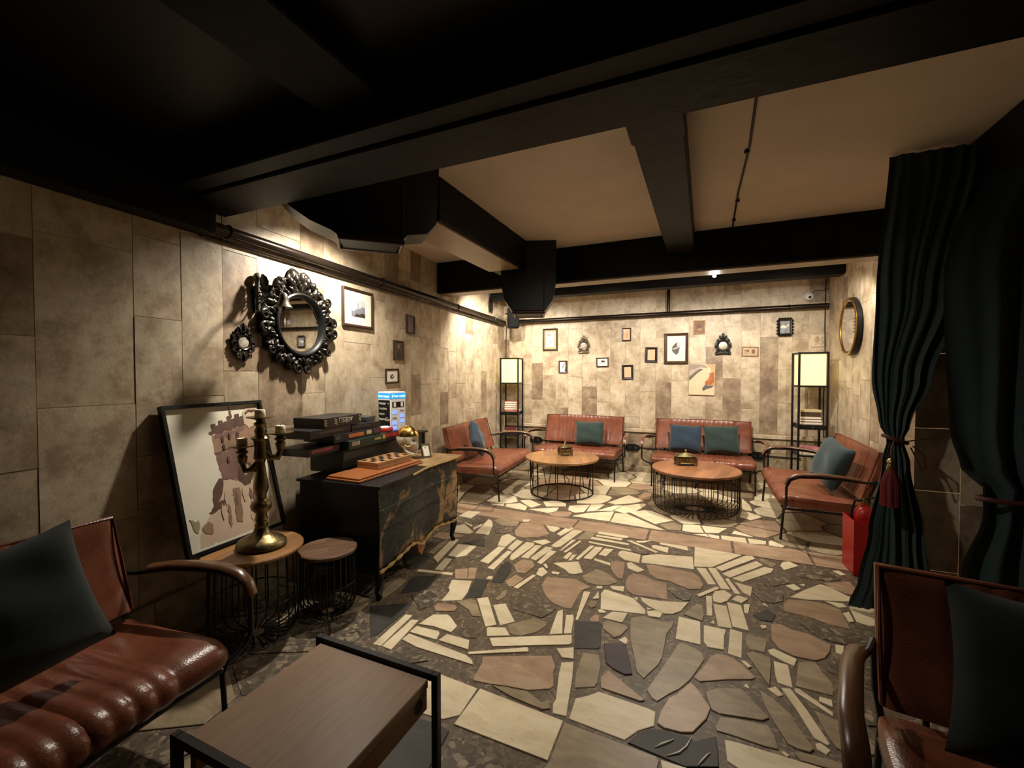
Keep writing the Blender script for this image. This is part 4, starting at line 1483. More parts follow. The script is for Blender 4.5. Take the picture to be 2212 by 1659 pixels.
books((b1[0], b1[1], b1[2] + 0.501), r1, [
    (0.22, 0.18, 0.03, (220, 206, 180), 0.006, 2, 'cream book lowest on the lower shelf, lamp near the round gold mirror'),
    (0.2, 0.17, 0.034, (214, 200, 176), 0.012, 176, 'thick cream book amid the lower pile, lamp near the round gold mirror'),
    (0.2, 0.15, 0.028, (188, 120, 128), -0.01, 3, 'pink book topping the lower pile of the lamp near the round gold mirror')], '', gd)


# ------------------------------------------------------------------ ORNATE BRASS BOXES
def brass_box(loc, rz, w, d, h, label):
    t = thing('ornate_box', label, 'box', loc, rz)
    b = MB().bbox(-w / 2, w / 2, -d / 2, d / 2, 0.022, h * 0.55, 0.008)
    b.bbox(-w / 2 - 0.006, w / 2 + 0.006, -d / 2 - 0.006, d / 2 + 0.006, 0.02, 0.032, 0.003)
    b.build('body', BRASS, t, True, 35)
    for sx in (-1, 1):
        for sy in (-1, 1):
            MB().lathe([(0.006, 0), (0.012, 0.003), (0.009, 0.012), (0.015, 0.022), (0.017, 0.045), (0.01, h * 0.5)], 10,
                       (sx * (w / 2 - 0.003), sy * (d / 2 - 0.003), 0)).build('foot', BRASS, t, True)
    l = MB()
    l.bbox(-w / 2 - 0.009, w / 2 + 0.009, -d / 2 - 0.009, d / 2 + 0.009, h * 0.55, h * 0.62, 0.004)
    for k, f in enumerate((0.92, 0.72, 0.42)):
        l.bbox(-w / 2 * f, w / 2 * f, -d / 2 * f, d / 2 * f, h * (0.62 + 0.05 * k), h * (0.67 + 0.05 * k), 0.004)
    lid = l.build('lid', BRASS, t, True, 35)
    MB().lathe([(0.012, 0), (0.018, 0.008), (0.008, 0.016), (0.014, 0.026), (0.012, 0.034), (0.003, 0.042)], 12, (0, 0, h * 0.77)).build('finial', BRASS, lid, True)
    for k in range(5):
        x = (-2 + k) * w / 5.2
        MB().ball((x, -d / 2 - 0.003, h * 0.34), (0.011, 0.006, 0.02), 8, 6).build('boss', BRASS, t, True)


brass_box((-1.605, 5.28, 0.4575), R(40), 0.135, 0.12, 0.175, 'ornate square brass box on the rod-legged round table')
brass_box((-0.19, 5.27, 0.4575), R(18), 0.20, 0.135, 0.17, 'ornate oblong brass box on the wire-basket coffee table')

# ------------------------------------------------------------------ CANDELABRUM
cx, cy, cz = -2.28, 1.655, 0.5075
t = thing('candelabrum', 'tall aged brass candelabrum with three cups and a wide lobed base', 'candelabrum', (cx, cy, cz), R(24))
MB().lathe([(0.115, 0.0), (0.125, 0.012), (0.122, 0.03), (0.108, 0.045), (0.085, 0.058), (0.055, 0.072), (0.04, 0.09), (0.032, 0.115)], 28, squash=(1.05, 0.95)).build('base', BRASS, t, True)
MB().lathe([(0.032, 0.11), (0.036, 0.125), (0.028, 0.145), (0.036, 0.155), (0.03, 0.17), (0.028, 0.19), (0.05, 0.215), (0.055, 0.235), (0.048, 0.255), (0.028, 0.27),
            (0.026, 0.29), (0.034, 0.31), (0.04, 0.335), (0.036, 0.37), (0.028, 0.42), (0.022, 0.47), (0.026, 0.49), (0.034, 0.50), (0.03, 0.56), (0.034, 0.60),
            (0.05, 0.615), (0.026, 0.63), (0.03, 0.655), (0.022, 0.675), (0.034, 0.695), (0.016, 0.71)], 24).build('column', BRASS, t, True)


def cup(x, y, z, par):
    return MB().lathe([(0.012, -0.10), (0.022, -0.095), (0.028, -0.06), (0.02, -0.05), (0.034, -0.035), (0.02, -0.022), (0.03, -0.012), (0.066, -0.004), (0.07, 0.003), (0.064, 0.003),
                       (0.03, -0.002)], 24, (x, y, z)).build('candle_cup', BRASS, par, True)


MB().lathe([(0.016, 0.705), (0.022, 0.715), (0.03, 0.72), (0.064, 0.728), (0.07, 0.735), (0.062, 0.735), (0.03, 0.73)], 24).build('candle_cup', BRASS, t, True)
ARMS = ((-0.085, -0.03, 0.575), (0.075, 0.07, 0.635))
for ax, ay, az in ARMS:
    arm = MB().tube([(0, 0, az - 0.08), (ax * 0.45, ay * 0.45, az - 0.135), (ax * 0.85, ay * 0.85, az - 0.14), (ax, ay, az - 0.1)], [0.016, 0.02, 0.02, 0.016], 10).build('arm', BRASS, t, True)
    cup(ax, ay, az, t)
M24 = Matrix.Rotation(R(24), 3, 'Z')
for (ax, ay, az), words in ((ARMS[0] , 'stub of ivory candle on the lowest cup of the brass candelabrum'), (ARMS[1], 'stub of ivory candle on the middle cup behind the candelabrum stem'),
                            ((0, 0, 0.732), 'stub of ivory candle on the topmost cup of the candelabrum')):
    p = Vector((cx, cy, cz)) + M24 @ Vector((ax, ay, az))
    c = thing('candle', words, 'candle', p, 0, 'candle stubs on the candelabrum')
    MB().lathe([(0.026, 0.0), (0.0275, 0.004), (0.027, 0.036), (0.022, 0.042), (0.012, 0.038)], 18).build('wax', WAX, c, True)
    MB().tube([(0, 0, 0.036), (0.001, 0.001, 0.05)], 0.0013, 6).build('wick', BLACKPLASTIC, c)


# ------------------------------------------------------------------ BIG PAINTING leaning on the side table
PB = Vector((-2.482, 1.663, 0.5085))                    # bottom middle
PT = Vector((-2.692, 1.70, 1.30))                       # top middle
up = (PT - PB)
PH = up.length
along = Vector((-0.06, 0.998, 0)).normalized()
zax = (up - along * up.dot(along)).normalized()
yax = zax.cross(along)
t = thing('tower_painting', 'large black-framed watercolour of a brown castle tower leaning on the wall', 'painting')
t.matrix_world = Matrix((
    (along.x, yax.x, zax.x, PB.x), (along.y, yax.y, zax.y, PB.y), (along.z, yax.z, zax.z, PB.z), (0, 0, 0, 1)))
PW = 0.60
f = 0.018
MB().bbox(-PW / 2, PW / 2, -0.032, 0, 0, f).build('frame_bar', BLACKPAINT, t)
MB().bbox(-PW / 2, PW / 2, -0.032, 0, PH - f, PH).build('frame_bar', BLACKPAINT, t)
MB().bbox(-PW / 2, -PW / 2 + f, -0.032, 0, f, PH - f).build('frame_bar', BLACKPAINT, t)
MB().bbox(PW / 2 - f, PW / 2, -0.032, 0, f, PH - f).build('frame_bar', BLACKPAINT, t)
WC_PAPER = mat('watercolour_paper', C(232, 227, 208), 0.75, var=0.10, scale=2.5)
MB().bbox(-PW / 2 + f, PW / 2 - f, -0.012, -0.004, f, PH - f).build('paper', WC_PAPER, t)
WASH1 = mat('wash_brown', C(150, 118, 96), 0.75, var=0.30, scale=9)
WASH2 = mat('wash_dark_umber', C(96, 68, 56), 0.75, var=0.45, scale=12)
WASH3 = mat('wash_rose_beige', C(206, 184, 160), 0.75, var=0.14, scale=6)
WASH4 = mat('wash_mauve', C(124, 94, 84), 0.75, var=0.35, scale=9)
WASH5 = mat('wash_olive', C(160, 150, 118), 0.75, var=0.25, scale=9)
layer = [0]


def wash(pts, m):
    """patch of paint: points as fractions of the sheet"""
    layer[0] += 1
    y = -0.0122 - 0.00012 * layer[0]
    W, Hh = PW - 2 * f, PH - 2 * f
    rr = random.Random(layer[0])
    out = []
    for i, (a, b) in enumerate(pts):
        c, d = pts[(i + 1) % len(pts)]
        L_ = math.hypot(c - a, d - b)
        k = max(1, int(L_ / 0.02))
        for j in range(k):
            t_ = j / k
            g = 0.0 if j == 0 else 0.007
            out.append((min(0.995, max(0.005, a + (c - a) * t_ + rr.uniform(-g, g))), min(0.995, max(0.005, b + (d - b) * t_ + rr.uniform(-g, g)))))
    MB().plate([(-W / 2 + W * a, f + Hh * b) for a, b in out], y, -0.0119).build('paint', m, t)


wash([(0.10, 0.02), (0.95, 0.02), (0.97, 0.2), (0.86, 0.32), (0.88, 0.55), (0.76, 0.62), (0.44, 0.5), (0.40, 0.4), (0.33, 0.26), (0.22, 0.2), (0.14, 0.14)], WASH3)
wash([(0.44, 0.46), (0.41, 0.60), (0.41, 0.78), (0.90, 0.86), (0.93, 0.70), (0.86, 0.56), (0.84, 0.42), (0.70, 0.38)], WASH1)
wash([(0.41, 0.78), (0.38, 0.795), (0.39, 0.81), (0.42, 0.815), (0.42, 0.865), (0.47, 0.87), (0.47, 0.85), (0.50, 0.855), (0.505, 0.885), (0.55, 0.89), (0.555, 0.87),
      (0.60, 0.875), (0.60, 0.91), (0.65, 0.915), (0.655, 0.89), (0.69, 0.895), (0.695, 0.925), (0.75, 0.93), (0.75, 0.90), (0.79, 0.905), (0.79, 0.83)], WASH2)
wash([(0.64, 0.90), (0.64, 0.985), (0.65, 0.99), (0.655, 0.955), (0.675, 0.95), (0.66, 0.945), (0.665, 0.90)], WASH2)
wash([(0.43, 0.775), (0.55, 0.79), (0.78, 0.825), (0.80, 0.80), (0.56, 0.755), (0.44, 0.75)], WASH4)
wash([(0.42, 0.63), (0.66, 0.67), (0.70, 0.60), (0.68, 0.50), (0.66, 0.42), (0.45, 0.44), (0.42, 0.52)], WASH4)
wash([(0.66, 0.77), (0.69, 0.79), (0.71, 0.77), (0.70, 0.72), (0.66, 0.71)], WASH2)
wash([(0.40, 0.645), (0.42, 0.65), (0.68, 0.69), (0.685, 0.68), (0.42, 0.635)], WASH2)
wash([(0.62, 0.50), (0.70, 0.57), (0.77, 0.53), (0.80, 0.45), (0.73, 0.37), (0.66, 0.36), (0.60, 0.42)], WASH2)
wash([(0.65, 0.50), (0.70, 0.535), (0.74, 0.51), (0.74, 0.46), (0.69, 0.44), (0.65, 0.46)], WASH3)
wash([(0.29, 0.26), (0.31, 0.36), (0.34, 0.41), (0.40, 0.46), (0.45, 0.46), (0.43, 0.40), (0.40, 0.34), (0.36, 0.30)], WASH2)
wash([(0.24, 0.235), (0.34, 0.29), (0.42, 0.295), (0.40, 0.255), (0.28, 0.225)], WASH2)
wash([(0.05, 0.23), (0.10, 0.20), (0.13, 0.21), (0.135, 0.16), (0.11, 0.12), (0.07, 0.16)], WASH5)
wash([(0.15, 0.15), (0.22, 0.18), (0.26, 0.15), (0.24, 0.09), (0.18, 0.10)], WASH1)
wash([(0.78, 0.12), (0.74, 0.2), (0.80, 0.30), (0.88, 0.28), (0.90, 0.16), (0.86, 0.1)], WASH5)
wash([(0.50, 0.12), (0.52, 0.36), (0.60, 0.36), (0.58, 0.2), (0.56, 0.1)], WASH1)
wash([(0.80, 0.94), (0.86, 0.985), (0.98, 0.975), (0.98, 0.84), (0.84, 0.80), (0.79, 0.84)], WASH3)

rw = random.Random(3)
for k in range(16):
    x0 = rw.uniform(0.30, 0.85)
    z0 = rw.uniform(0.06, 0.26)
    hh_, ww_ = rw.uniform(0.05, 0.16), rw.uniform(0.012, 0.035)
    wash([(x0, z0), (x0 + ww_, z0 + 0.02), (x0 + ww_ * 1.2, z0 + hh_ * 0.7), (x0 + ww_ * 0.4, z0 + hh_), (x0 - ww_ * 0.3, z0 + hh_ * 0.5)], rw.choice([WASH1, WASH5, WASH3, WASH4]))
for x0, z0 in ((0.50, 0.72), (0.58, 0.735), (0.52, 0.56), (0.50, 0.66)):
    wash([(x0, z0), (x0 + 0.025, z0 + 0.005), (x0 + 0.025, z0 + 0.04), (x0 + 0.012, z0 + 0.05), (x0, z0 + 0.035)], WASH2)
for k in range(5):
    wash([(0.70 + 0.006 * k, 0.735 - 0.017 * k), (0.75 + 0.006 * k, 0.742 - 0.017 * k), (0.75 + 0.006 * k, 0.733 - 0.017 * k), (0.70 + 0.006 * k, 0.726 - 0.017 * k)], WASH3)
wash([(0.82, 0.93), (0.87, 0.955), (0.95, 0.945), (0.95, 0.935), (0.87, 0.94), (0.83, 0.92)], WASH2)


# ------------------------------------------------------------------ BOMBE CHEST OF DRAWERS
def marble_paint():
    m, nt, N, L, b = base_nodes('marbled_green_gold_paint')
    co = coords(nt, False)
    n1 = noise(nt, co, 3.4, 6, 0.6, 0.9, (1.2, 1.2, 0.8))
    n2 = noise(nt, co, 5, 8, 0.75, 1.6)
    n3 = noise(nt, co, 13, 6, 0.7, 0.4)
    c = ramp(nt, [(0.0, C(16, 22, 24)), (0.52, C(26, 36, 39)), (0.55, C(120, 94, 60)), (0.64, C(176, 142, 96)), (0.70, C(60, 56, 46)), (1.0, C(30, 36, 38))], n1)
    c = mixc(nt, c, C(24, 30, 31), ramp(nt, [(0.50, (0, 0, 0)), (0.60, (0.85, 0.85, 0.85))], n3))
    d = ramp(nt, [(0.492, (0, 0, 0)), (0.5, (0.7, 0.7, 0.7)), (0.508, (0, 0, 0))], n2)
    c = mixc(nt, c, C(128, 120, 98), d)
    L.new(c, b.inputs['Base Color'])
    b.inputs['Roughness'].default_value = 0.42
    b.inputs['Specular IOR Level'].default_value = 0.3
    return m


MARB = marble_paint()
CHTOP = mat('gilded_brown_top', C(150, 122, 82), 0.4, 0.15, var=0.4, scale=9, bump=0.15)
CW, CD, CH = 1.13, 0.64, 0.755
t = thing('drawer_chest', 'black bombe chest of drawers with marbled green and gold front', 'chest of drawers', (-1.92, 2.20, 0.007), LW_ROT)


def plan(s):
    """front outline: 0 at the corners, serpentine between"""
    return 0.03 * math.sin(PI * s) ** 2 * (0.2 - math.cos(2 * PI * (s - 0.12)) * 0.9)


def front_y(s, z):
    v = (z - 0.16) / 0.58
    return plan(s) - 0.03 * math.sin(PI * min(1, max(0, v))) ** 1.2 * (0.35 + 0.65 * math.sin(PI * s))


def low(s):
    return 0.185 + 0.075 * math.sin(PI * s) ** 2 - 0.10 * math.exp(-((s - 0.52) / 0.12) ** 2)


MB().bbox(0.02, CW - 0.02, 0.06, CD, 0.17, 0.735).build('body', BLACKPAINT, t)
for k in range(3):
    za, zb = 0.30 + 0.147 * k, 0.30 + 0.147 * (k + 1) - 0.002
    if k == 0:
        za = None

    def fr(u, v, za=za, zb=zb):
        z0 = low(u) + 0.012 if za is None else za
        z = z0 + (zb - z0) * v
        e = 0.006 * (1 - min(1, 12 * v) * min(1, 12 * (1 - v)))
        return (CW * u, front_y(u, z) + e, z)

    def bk(u, v, za=za, zb=zb):
        z0 = low(u) + 0.012 if za is None else za
        return (CW * u, max(0.062, front_y(u, z0) + 0.03), z0 + (zb - z0) * v)
    m_ = MB().grid(49, 13, fr)
    m_.grid(49, 2, bk)
    d = m_.build('drawer', MARB, t, True)
for x in (0.0, CW):
    sd = MB()
    sgn = -1 if x == 0 else 1

    def side(u, v, sgn=sgn, x=x):
        z = 0.17 + 0.565 * v
        b = 0.05 * math.sin(PI * v) ** 1.2 * (0.25 + 0.75 * math.sin(PI * u)) * (1.0 if sgn > 0 else 0.25)
        return (x + sgn * b, front_y(0, z) + (CD - front_y(0, z)) * u, z)
    sd.grid(13, 13, side)
    sd.grid(2, 2, lambda u, v, x=x, sgn=sgn: (x - sgn * 0.03, 0.06 + (CD - 0.06) * u, 0.17 + 0.565 * v))
    sd.build('side_panel', BLACKPAINT, t, True)
n = 41
outl = [(-0.02 + (CW + 0.04) * i / (n - 1), plan(i / (n - 1)) - 0.03) for i in range(n)] + [(CW + 0.02, CD + 0.01), (-0.02, CD + 0.01)]
MB().prism(outl, 0.735, 0.7545, 0.004).build('top', BLACKPAINT, t)
MB().prism([p_ for p_ in outl[:n] if p_[0] > 0.62] + [(CW + 0.018, 0.36), (0.64, 0.36)], 0.7535, 0.7552).build('gilded_panel', CHTOP, t)
MB().tube([(x, y - 0.002, 0.745) for x, y in outl[n // 3:n]], 0.009, 8).build('gilt_edge', GILT, t, True)
MB().tube([(CW * i / 40, front_y(i / 40, low(i / 40)) - 0.008, low(i / 40)) for i in range(41)], [0.011 + 0.005 * math.sin(i * 1.9) for i in range(41)], 8).build('gilt_apron', GILT, t, True)
LEG = MB().tube([(0, 0, 0.2), (0.0, -0.018, 0.16), (0.0, -0.008, 0.09), (0, 0.004, 0.04), (0, -0.012, 0.012), (0, -0.016, 0.0)], [0.034, 0.032, 0.022, 0.017, 0.02, 0.02], 10).mesh('leg', BLACKPAINT, True)
for x, y in ((0.03, 0.03), (CW - 0.03, 0.03), (0.03, CD - 0.04), (CW - 0.03, CD - 0.04)):
    link('leg', LEG, t, (x, y, 0))
MB().plate([(CW * 0.52 - 0.075, 0.19), (CW * 0.52 - 0.05, 0.12), (CW * 0.52 - 0.02, 0.085), (CW * 0.52, 0.07), (CW * 0.52 + 0.02, 0.085), (CW * 0.52 + 0.05, 0.12), (CW * 0.52 + 0.075, 0.19)],
           0.03, 0.06).build('apron_drop', WOOD_APRON, t)

# riser cabinet at the back of the chest top
rt = thing('riser_cabinet', 'black-green raised cabinet at the back of the chest, carrying game boxes', 'cabinet', onwall('left', 2.335, 0.7625, 0.0)[0], LW_ROT)
RO = 0.40          # front of the riser, measured from the wall
MB().bbox(0.0, 1.10, -RO, -0.10, 0.0, 0.155, 0.004).build('body', mat('black_green_lacquer', C(24, 32, 30), 0.35, var=0.3), rt)
MB().bbox(-0.03, 1.17, -RO - 0.02, -0.085, 0.155, 0.172, 0.004).build('top_board', BLACKPAINT, rt)
MB().bbox(1.12, 1.15, -RO, -RO + 0.03, 0.0, 0.155).build('leg', BLACKPAINT, rt)
MB().bbox(1.12, 1.15, -0.14, -0.11, 0.0, 0.155).build('leg', BLACKPAINT, rt)
RZ = 0.7625 + 0.1725


# ------------------------------------------------------------------ BOARD GAMES
def game(u, off, z, w, d, h, col, turn, label, decor=None):
    p, r = onwall('left', u, z, off)
    t = thing('board_game_box', label, 'game box', p, r + R(turn), 'board games on the riser cabinet')
    cm = mat('game_card_%d_%d_%d' % col, C(*col), 0.42, var=0.12)
    MB().bbox(-w / 2 + 0.002, w / 2 - 0.002, -d / 2 + 0.002, d / 2 - 0.002, 0, h * 0.5, 0.0015).build('box_base', cm, t)
    lid = MB().bbox(-w / 2, w / 2, -d / 2, d / 2, h * 0.3, h, 0.002).build('lid', cm, t)
    for i, (x0, x1, z0, z1, c) in enumerate(decor or []):
        side = -d / 2 - 0.0008
        MB().bbox(-w / 2 + x0 * w, -w / 2 + x1 * w, side, side + 0.0012, z0 * h, z1 * h).build('print_patch', mat('print_%d_%d_%d' % c, C(*c), 0.5), lid)
    return t, lid


z = RZ + 0.0006
g1, l1 = game(2.56, 0.305, z, 0.46, 0.29, 0.062, (34, 58, 46), 1, 'dark green game box lying lowest in the stack, white label at its end',
              [(0.08, 0.26, 0.38, 0.85, (214, 196, 176)), (0.66, 0.84, 0.45, 0.75, (176, 162, 80)), (0.89, 0.97, 0.4, 0.9, (206, 182, 96))])
text_mesh('СТР', 0.030, mat('label_ink', C(70, 40, 30), 0.6), 'lettering', l1, (-0.186, -0.1462, 0.028))
game(2.16, 0.27, z, 0.30, 0.26, 0.05, (44, 34, 38), 0, 'slim dark box with a pink strip overhanging the cabinet end', [(0.1, 0.75, 0.4, 0.85, (160, 76, 90)), (0.8, 0.98, 0.4, 0.85, (70, 40, 60))])
game(2.93, 0.335, z, 0.24, 0.16, 0.058, (46, 28, 30), -1, 'small maroon and white box beside the green one', [(0.08, 0.72, 0.35, 0.85, (176, 46, 48)), (0.02, 0.06, 0.3, 0.95, (230, 220, 210)), (0.8, 0.95, 0.3, 0.9, (24, 20, 22))])
z += 0.0625
g2, l2 = game(2.48, 0.29, z, 0.52, 0.28, 0.056, (32, 28, 30), -1, 'black game box with an orange title panel, just above the green box',
              [(0.28, 0.60, 0.36, 0.84, (224, 132, 78)), (0.66, 0.77, 0.36, 0.9, (226, 214, 170)), (0.83, 0.97, 0.35, 0.9, (96, 58, 90)), (0.03, 0.12, 0.4, 0.8, (90, 88, 84))])
z += 0.0565
game(2.20, 0.28, z, 0.42, 0.27, 0.056, (26, 22, 22), 3, 'plain black game box jutting out past the cabinet end', [(0.2, 0.8, 0.45, 0.7, (84, 62, 56))])
game(2.60, 0.28, z, 0.34, 0.26, 0.046, (36, 32, 34), -2, 'flat charcoal box beneath the grey green card box', [(0.1, 0.6, 0.5, 0.75, (70, 60, 58))])
game(2.70, 0.29, z + 0.0465, 0.15, 0.14, 0.040, (60, 72, 70), 8, 'little grey green card box right behind the hazard-striped box', None)
z += 0.0565
g3, l3 = game(2.33, 0.285, z, 0.42, 0.25, 0.068, (28, 26, 24), 3, 'black box with hazard stripes and white title, topmost of the stack', None)
YF = -0.1262
for k in range(3):
    for x in (-0.205, -0.10, 0.175):
        MB().plate([(x, 0.024 + 0.015 * k), (x + 0.026, 0.014 + 0.015 * k), (x + 0.026, 0.021 + 0.015 * k), (x, 0.031 + 0.015 * k)], YF, -0.1245).build('hazard_stripe', mat('hazard_cream', C(226, 212, 160), 0.5), l3)
text_mesh('ПЯВIV', 0.052, PAPER, 'lettering', l3, (-0.055, YF, 0.022))
p, r = onwall('left', 2.93, RZ + 0.0596, 0.335)
t = thing('red_sweet_box', 'small red box with a white round lid next to the charging station', 'box', p, r + R(12), None)
MB().bbox(-0.06, 0.06, -0.05, 0.05, 0.0, 0.03, 0.006).build('box', mat('red_card', C(186, 48, 44), 0.4), t)
MB().lathe([(0.04, 0.03), (0.045, 0.034), (0.03, 0.042)], 16).build('lid', WHITEPLASTIC, t, True)

# ------------------------------------------------------------------ CHARGING STATION
p = (-2.625, 3.20, RZ + 0.0006)
t = thing('charging_station', 'white power bank charging station with glowing blue header', 'charging station', p, R(79))
w, hgt = 0.088, 0.385
MB().bbox(-w, w, -w, w, 0.0, hgt, 0.006).build('housing', WHITEPLASTIC, t)
hd = MB().bbox(-w - 0.001, w + 0.001, -w - 0.001, w + 0.001, hgt - 0.062, hgt - 0.012).build('backlit_header', BLUEGLOW, t)
FRONTS = {}
# the station shows two faces: x- (towards the near side) and y-
text_mesh('Бери заряд!', 0.026, CYANTEXT, 'lettering', hd, (-w - 0.0018, w - 0.012, hgt - 0.048), (PI / 2, 0, -PI / 2))
text_mesh('Бери заряд!', 0.0225, CYANTEXT, 'lettering', hd, (-w + 0.038, -w - 0.0018, hgt - 0.046))
MB().plate([(-w + 0.012, hgt - 0.04), (-w + 0.03, hgt - 0.022), (-w + 0.026, hgt - 0.034), (-w + 0.036, hgt - 0.034), (-w + 0.018, hgt - 0.054), (-w + 0.022, hgt - 0.04)], -w - 0.0022, -w - 0.0008).build('bolt_mark', CYANTEXT, hd)
pn = MB().bbox(-w - 0.002, -w + 0.002, -w + 0.008, w - 0.012, 0.03, hgt - 0.075).build('advert_panel', BLACKPLASTIC, t)
for k, s_ in enumerate(('Заряди', 'телефон', 'через', 'Яндекс')):
    text_mesh(s_, 0.027, PAPER, 'lettering', pn, (-w - 0.003, w - 0.02, 0.272 - 0.047 * k), (PI / 2, 0, -PI / 2))
text_mesh('Go', 0.046, PAPER, 'lettering', pn, (-w - 0.003, -0.02, 0.124), (PI / 2, 0, -PI / 2))
text_mesh('+', 0.034, PAPER, 'lettering', pn, (-w - 0.003, -0.05, 0.268), (PI / 2, 0, -PI / 2))
MB().bbox(-w + 0.02, w - 0.02, -w - 0.002, -w + 0.002, 0.245, 0.295, 0.0015).build('instruction_panel', BLACKPLASTIC, t)
MB().bbox(-w + 0.035, -w + 0.06, -w - 0.003, -w - 0.0015, 0.25, 0.29).build('icon', PAPER, t)
MB().bbox(w - 0.06, w - 0.035, -w - 0.003, -w - 0.0015, 0.25, 0.29).build('icon', PAPER, t)
for x, zc_ in ((-0.042, 0.2), (-0.042, 0.105), (-0.042, 0.06), (0.042, 0.165), (0.042, 0.12)):
    MB().bbox(x - 0.024, x + 0.024, -w - 0.002, -w + 0.001, zc_ - 0.015, zc_ + 0.015, 0.001).build('power_bank_slot', BLUELED, t)
for x, zc_ in ((0.042, 0.215), (-0.042, 0.15)):
    MB().bbox(x - 0.024, x + 0.024, -w - 0.002, -w + 0.001, zc_ - 0.006, zc_ + 0.006).build('empty_slot', mat('slot_grey', C(150, 150, 156), 0.5), t)

# ------------------------------------------------------------------ BOARD + CHESS BOX + SKULL + small frame on the chest
CT = 0.7625
p, r = onwall('left', 2.50, CT, 0.575)
t = thing('wooden_board', 'glossy orange-brown wooden board lying on the chest top', 'board', p, r - R(4))
MB().bbox(-0.36, 0.36, -0.15, 0.14, 0.0, 0.016, 0.004).build('lower_board', WOOD_BOARD, t)
MB().bbox(-0.35, 0.35, -0.14, 0.13, 0.0165, 0.03, 0.004).build('upper_board', WOOD_BOARD, t)
p, r = onwall('left', 2.60, CT + 0.031, 0.57)
t = thing('chess_box', 'folded wooden chess box with black and pale squares on top', 'chess box', p, r - R(6))
MB().bbox(-0.19, 0.19, -0.10, 0.10, 0.0, 0.024, 0.002).build('lower_half', WOOD_PALE, t)
MB().bbox(-0.19, 0.19, -0.10, 0.10, 0.025, 0.049, 0.002).build('upper_half', WOOD_PALE, t)
sqd = MB().box((0, 0, 0), (0.042, 0.042, 0.0016)).mesh('square', BLACKPLASTIC)
sql = MB().box((0, 0, 0), (0.042, 0.042, 0.0016)).mesh('square', WOOD_PALE)
for i in range(8):
    for j in range(4):
        link('square', sqd if (i + j) % 2 else sql, t, (-0.1505 + 0.043 * i, -0.0645 + 0.043 * j, 0.0497))
MB().ball((0.0, -0.102, 0.025), 0.006, 8, 6).build('clasp', BRASS, t)

p, r = onwall('left', 2.965, CT, 0.535)
t = thing('skull_ornament', 'glass skull ornament with a gold crown, on the chest', 'ornament', p, R(10))
# local +x is where the skull looks


def skull_r(a, e):
    """radius for azimuth a (0 = face, along +x) and elevation e"""
    face = max(0.0, math.cos(a))
    r = 0.105 + 0.012 * abs(math.cos(a)) ** 2
    r *= 1 - 0.20 * max(0, math.sin(-e)) * (1 - face)
    for s_ in (-1, 1):
        d2 = ((a - s_ * 0.42) / 0.24) ** 2 + ((e + 0.02) / 0.2) ** 2
        r -= 0.026 * math.exp(-d2)
    d2 = (a / 0.13) ** 2 + ((e + 0.36) / 0.13) ** 2
    r -= 0.018 * math.exp(-d2)
    for s_ in (-1, 1):
        d2 = ((a - s_ * 0.75) / 0.2) ** 2 + ((e + 0.28) / 0.12) ** 2
        r += 0.012 * math.exp(-d2)
        d2 = ((a - s_ * 1.15) / 0.35) ** 2 + ((e + 0.62) / 0.22) ** 2
        r -= 0.022 * math.exp(-d2)
    d2 = (a / 0.5) ** 2 + ((e + 0.62) / 0.25) ** 2
    r += 0.018 * math.exp(-d2)
    return r


def skull_pt(u, v, e0, e1, k=1.0):
    a = (u - 0.5) * 2 * PI
    e = e0 + (e1 - e0) * v
    r = skull_r(a, e) * k
    return (r * math.cos(a) * math.cos(e) * 0.86, r * math.sin(a) * math.cos(e) * 0.66, 0.165 + r * math.sin(e) * 1.0)


BONE = mat('clear_cream_glass', C(232, 222, 196), 0.12, var=0.06, trans=0.35)
MB().grid(40, 22, lambda u, v: skull_pt(u, v, -1.25, 0.36), close_u=True).build('face', BONE, t, True, 70)
MB().grid(40, 12, lambda u, v: skull_pt(u, v, 0.30, 1.5, 1.03), close_u=True).build('gold_crown', GOLD, t, True, 70)
for s_ in (-1, 1):
    MB().ball((0.066, s_ * 0.030, 0.163), (0.012, 0.017, 0.017), 12, 8).build('eye_socket', mat('socket_shadow', C(58, 46, 34), 0.6), t, True)
MB().tube([(-0.02, -0.044, 0.11), (0.02, -0.046, 0.065), (0.06, -0.034, 0.045), (0.082, 0, 0.04), (0.06, 0.034, 0.045), (0.02, 0.046, 0.065), (-0.02, 0.044, 0.11)],
          [0.013, 0.014, 0.015, 0.017, 0.015, 0.014, 0.013], 10).build('jaw', BONE, t, True)
for k in range(7):
    a = R(-48 + 16 * k)
    MB().bbox(-0.004, 0.004, -0.005, 0.005, 0.055, 0.076, 0.002).build('tooth', BONE, t).location = (0.025 + 0.062 * math.cos(a), 0.042 * math.sin(a), 0)
MB().lathe([(0.045, 0.0), (0.048, 0.006), (0.036, 0.02), (0.032, 0.04), (0.034, 0.07)], 20, (-0.012, 0, 0)).build('neck_base', BONE, t, True)
for s_ in (-1, 1):
    MB().tube([(0.02, s_ * 0.076, 0.2), (0.0, s_ * 0.077, 0.16), (-0.03, s_ * 0.066, 0.135), (0.03, s_ * 0.064, 0.115), (0.06, s_ * 0.05, 0.12)], 0.0028, 6).build('seam_line', BRASS, t, True)

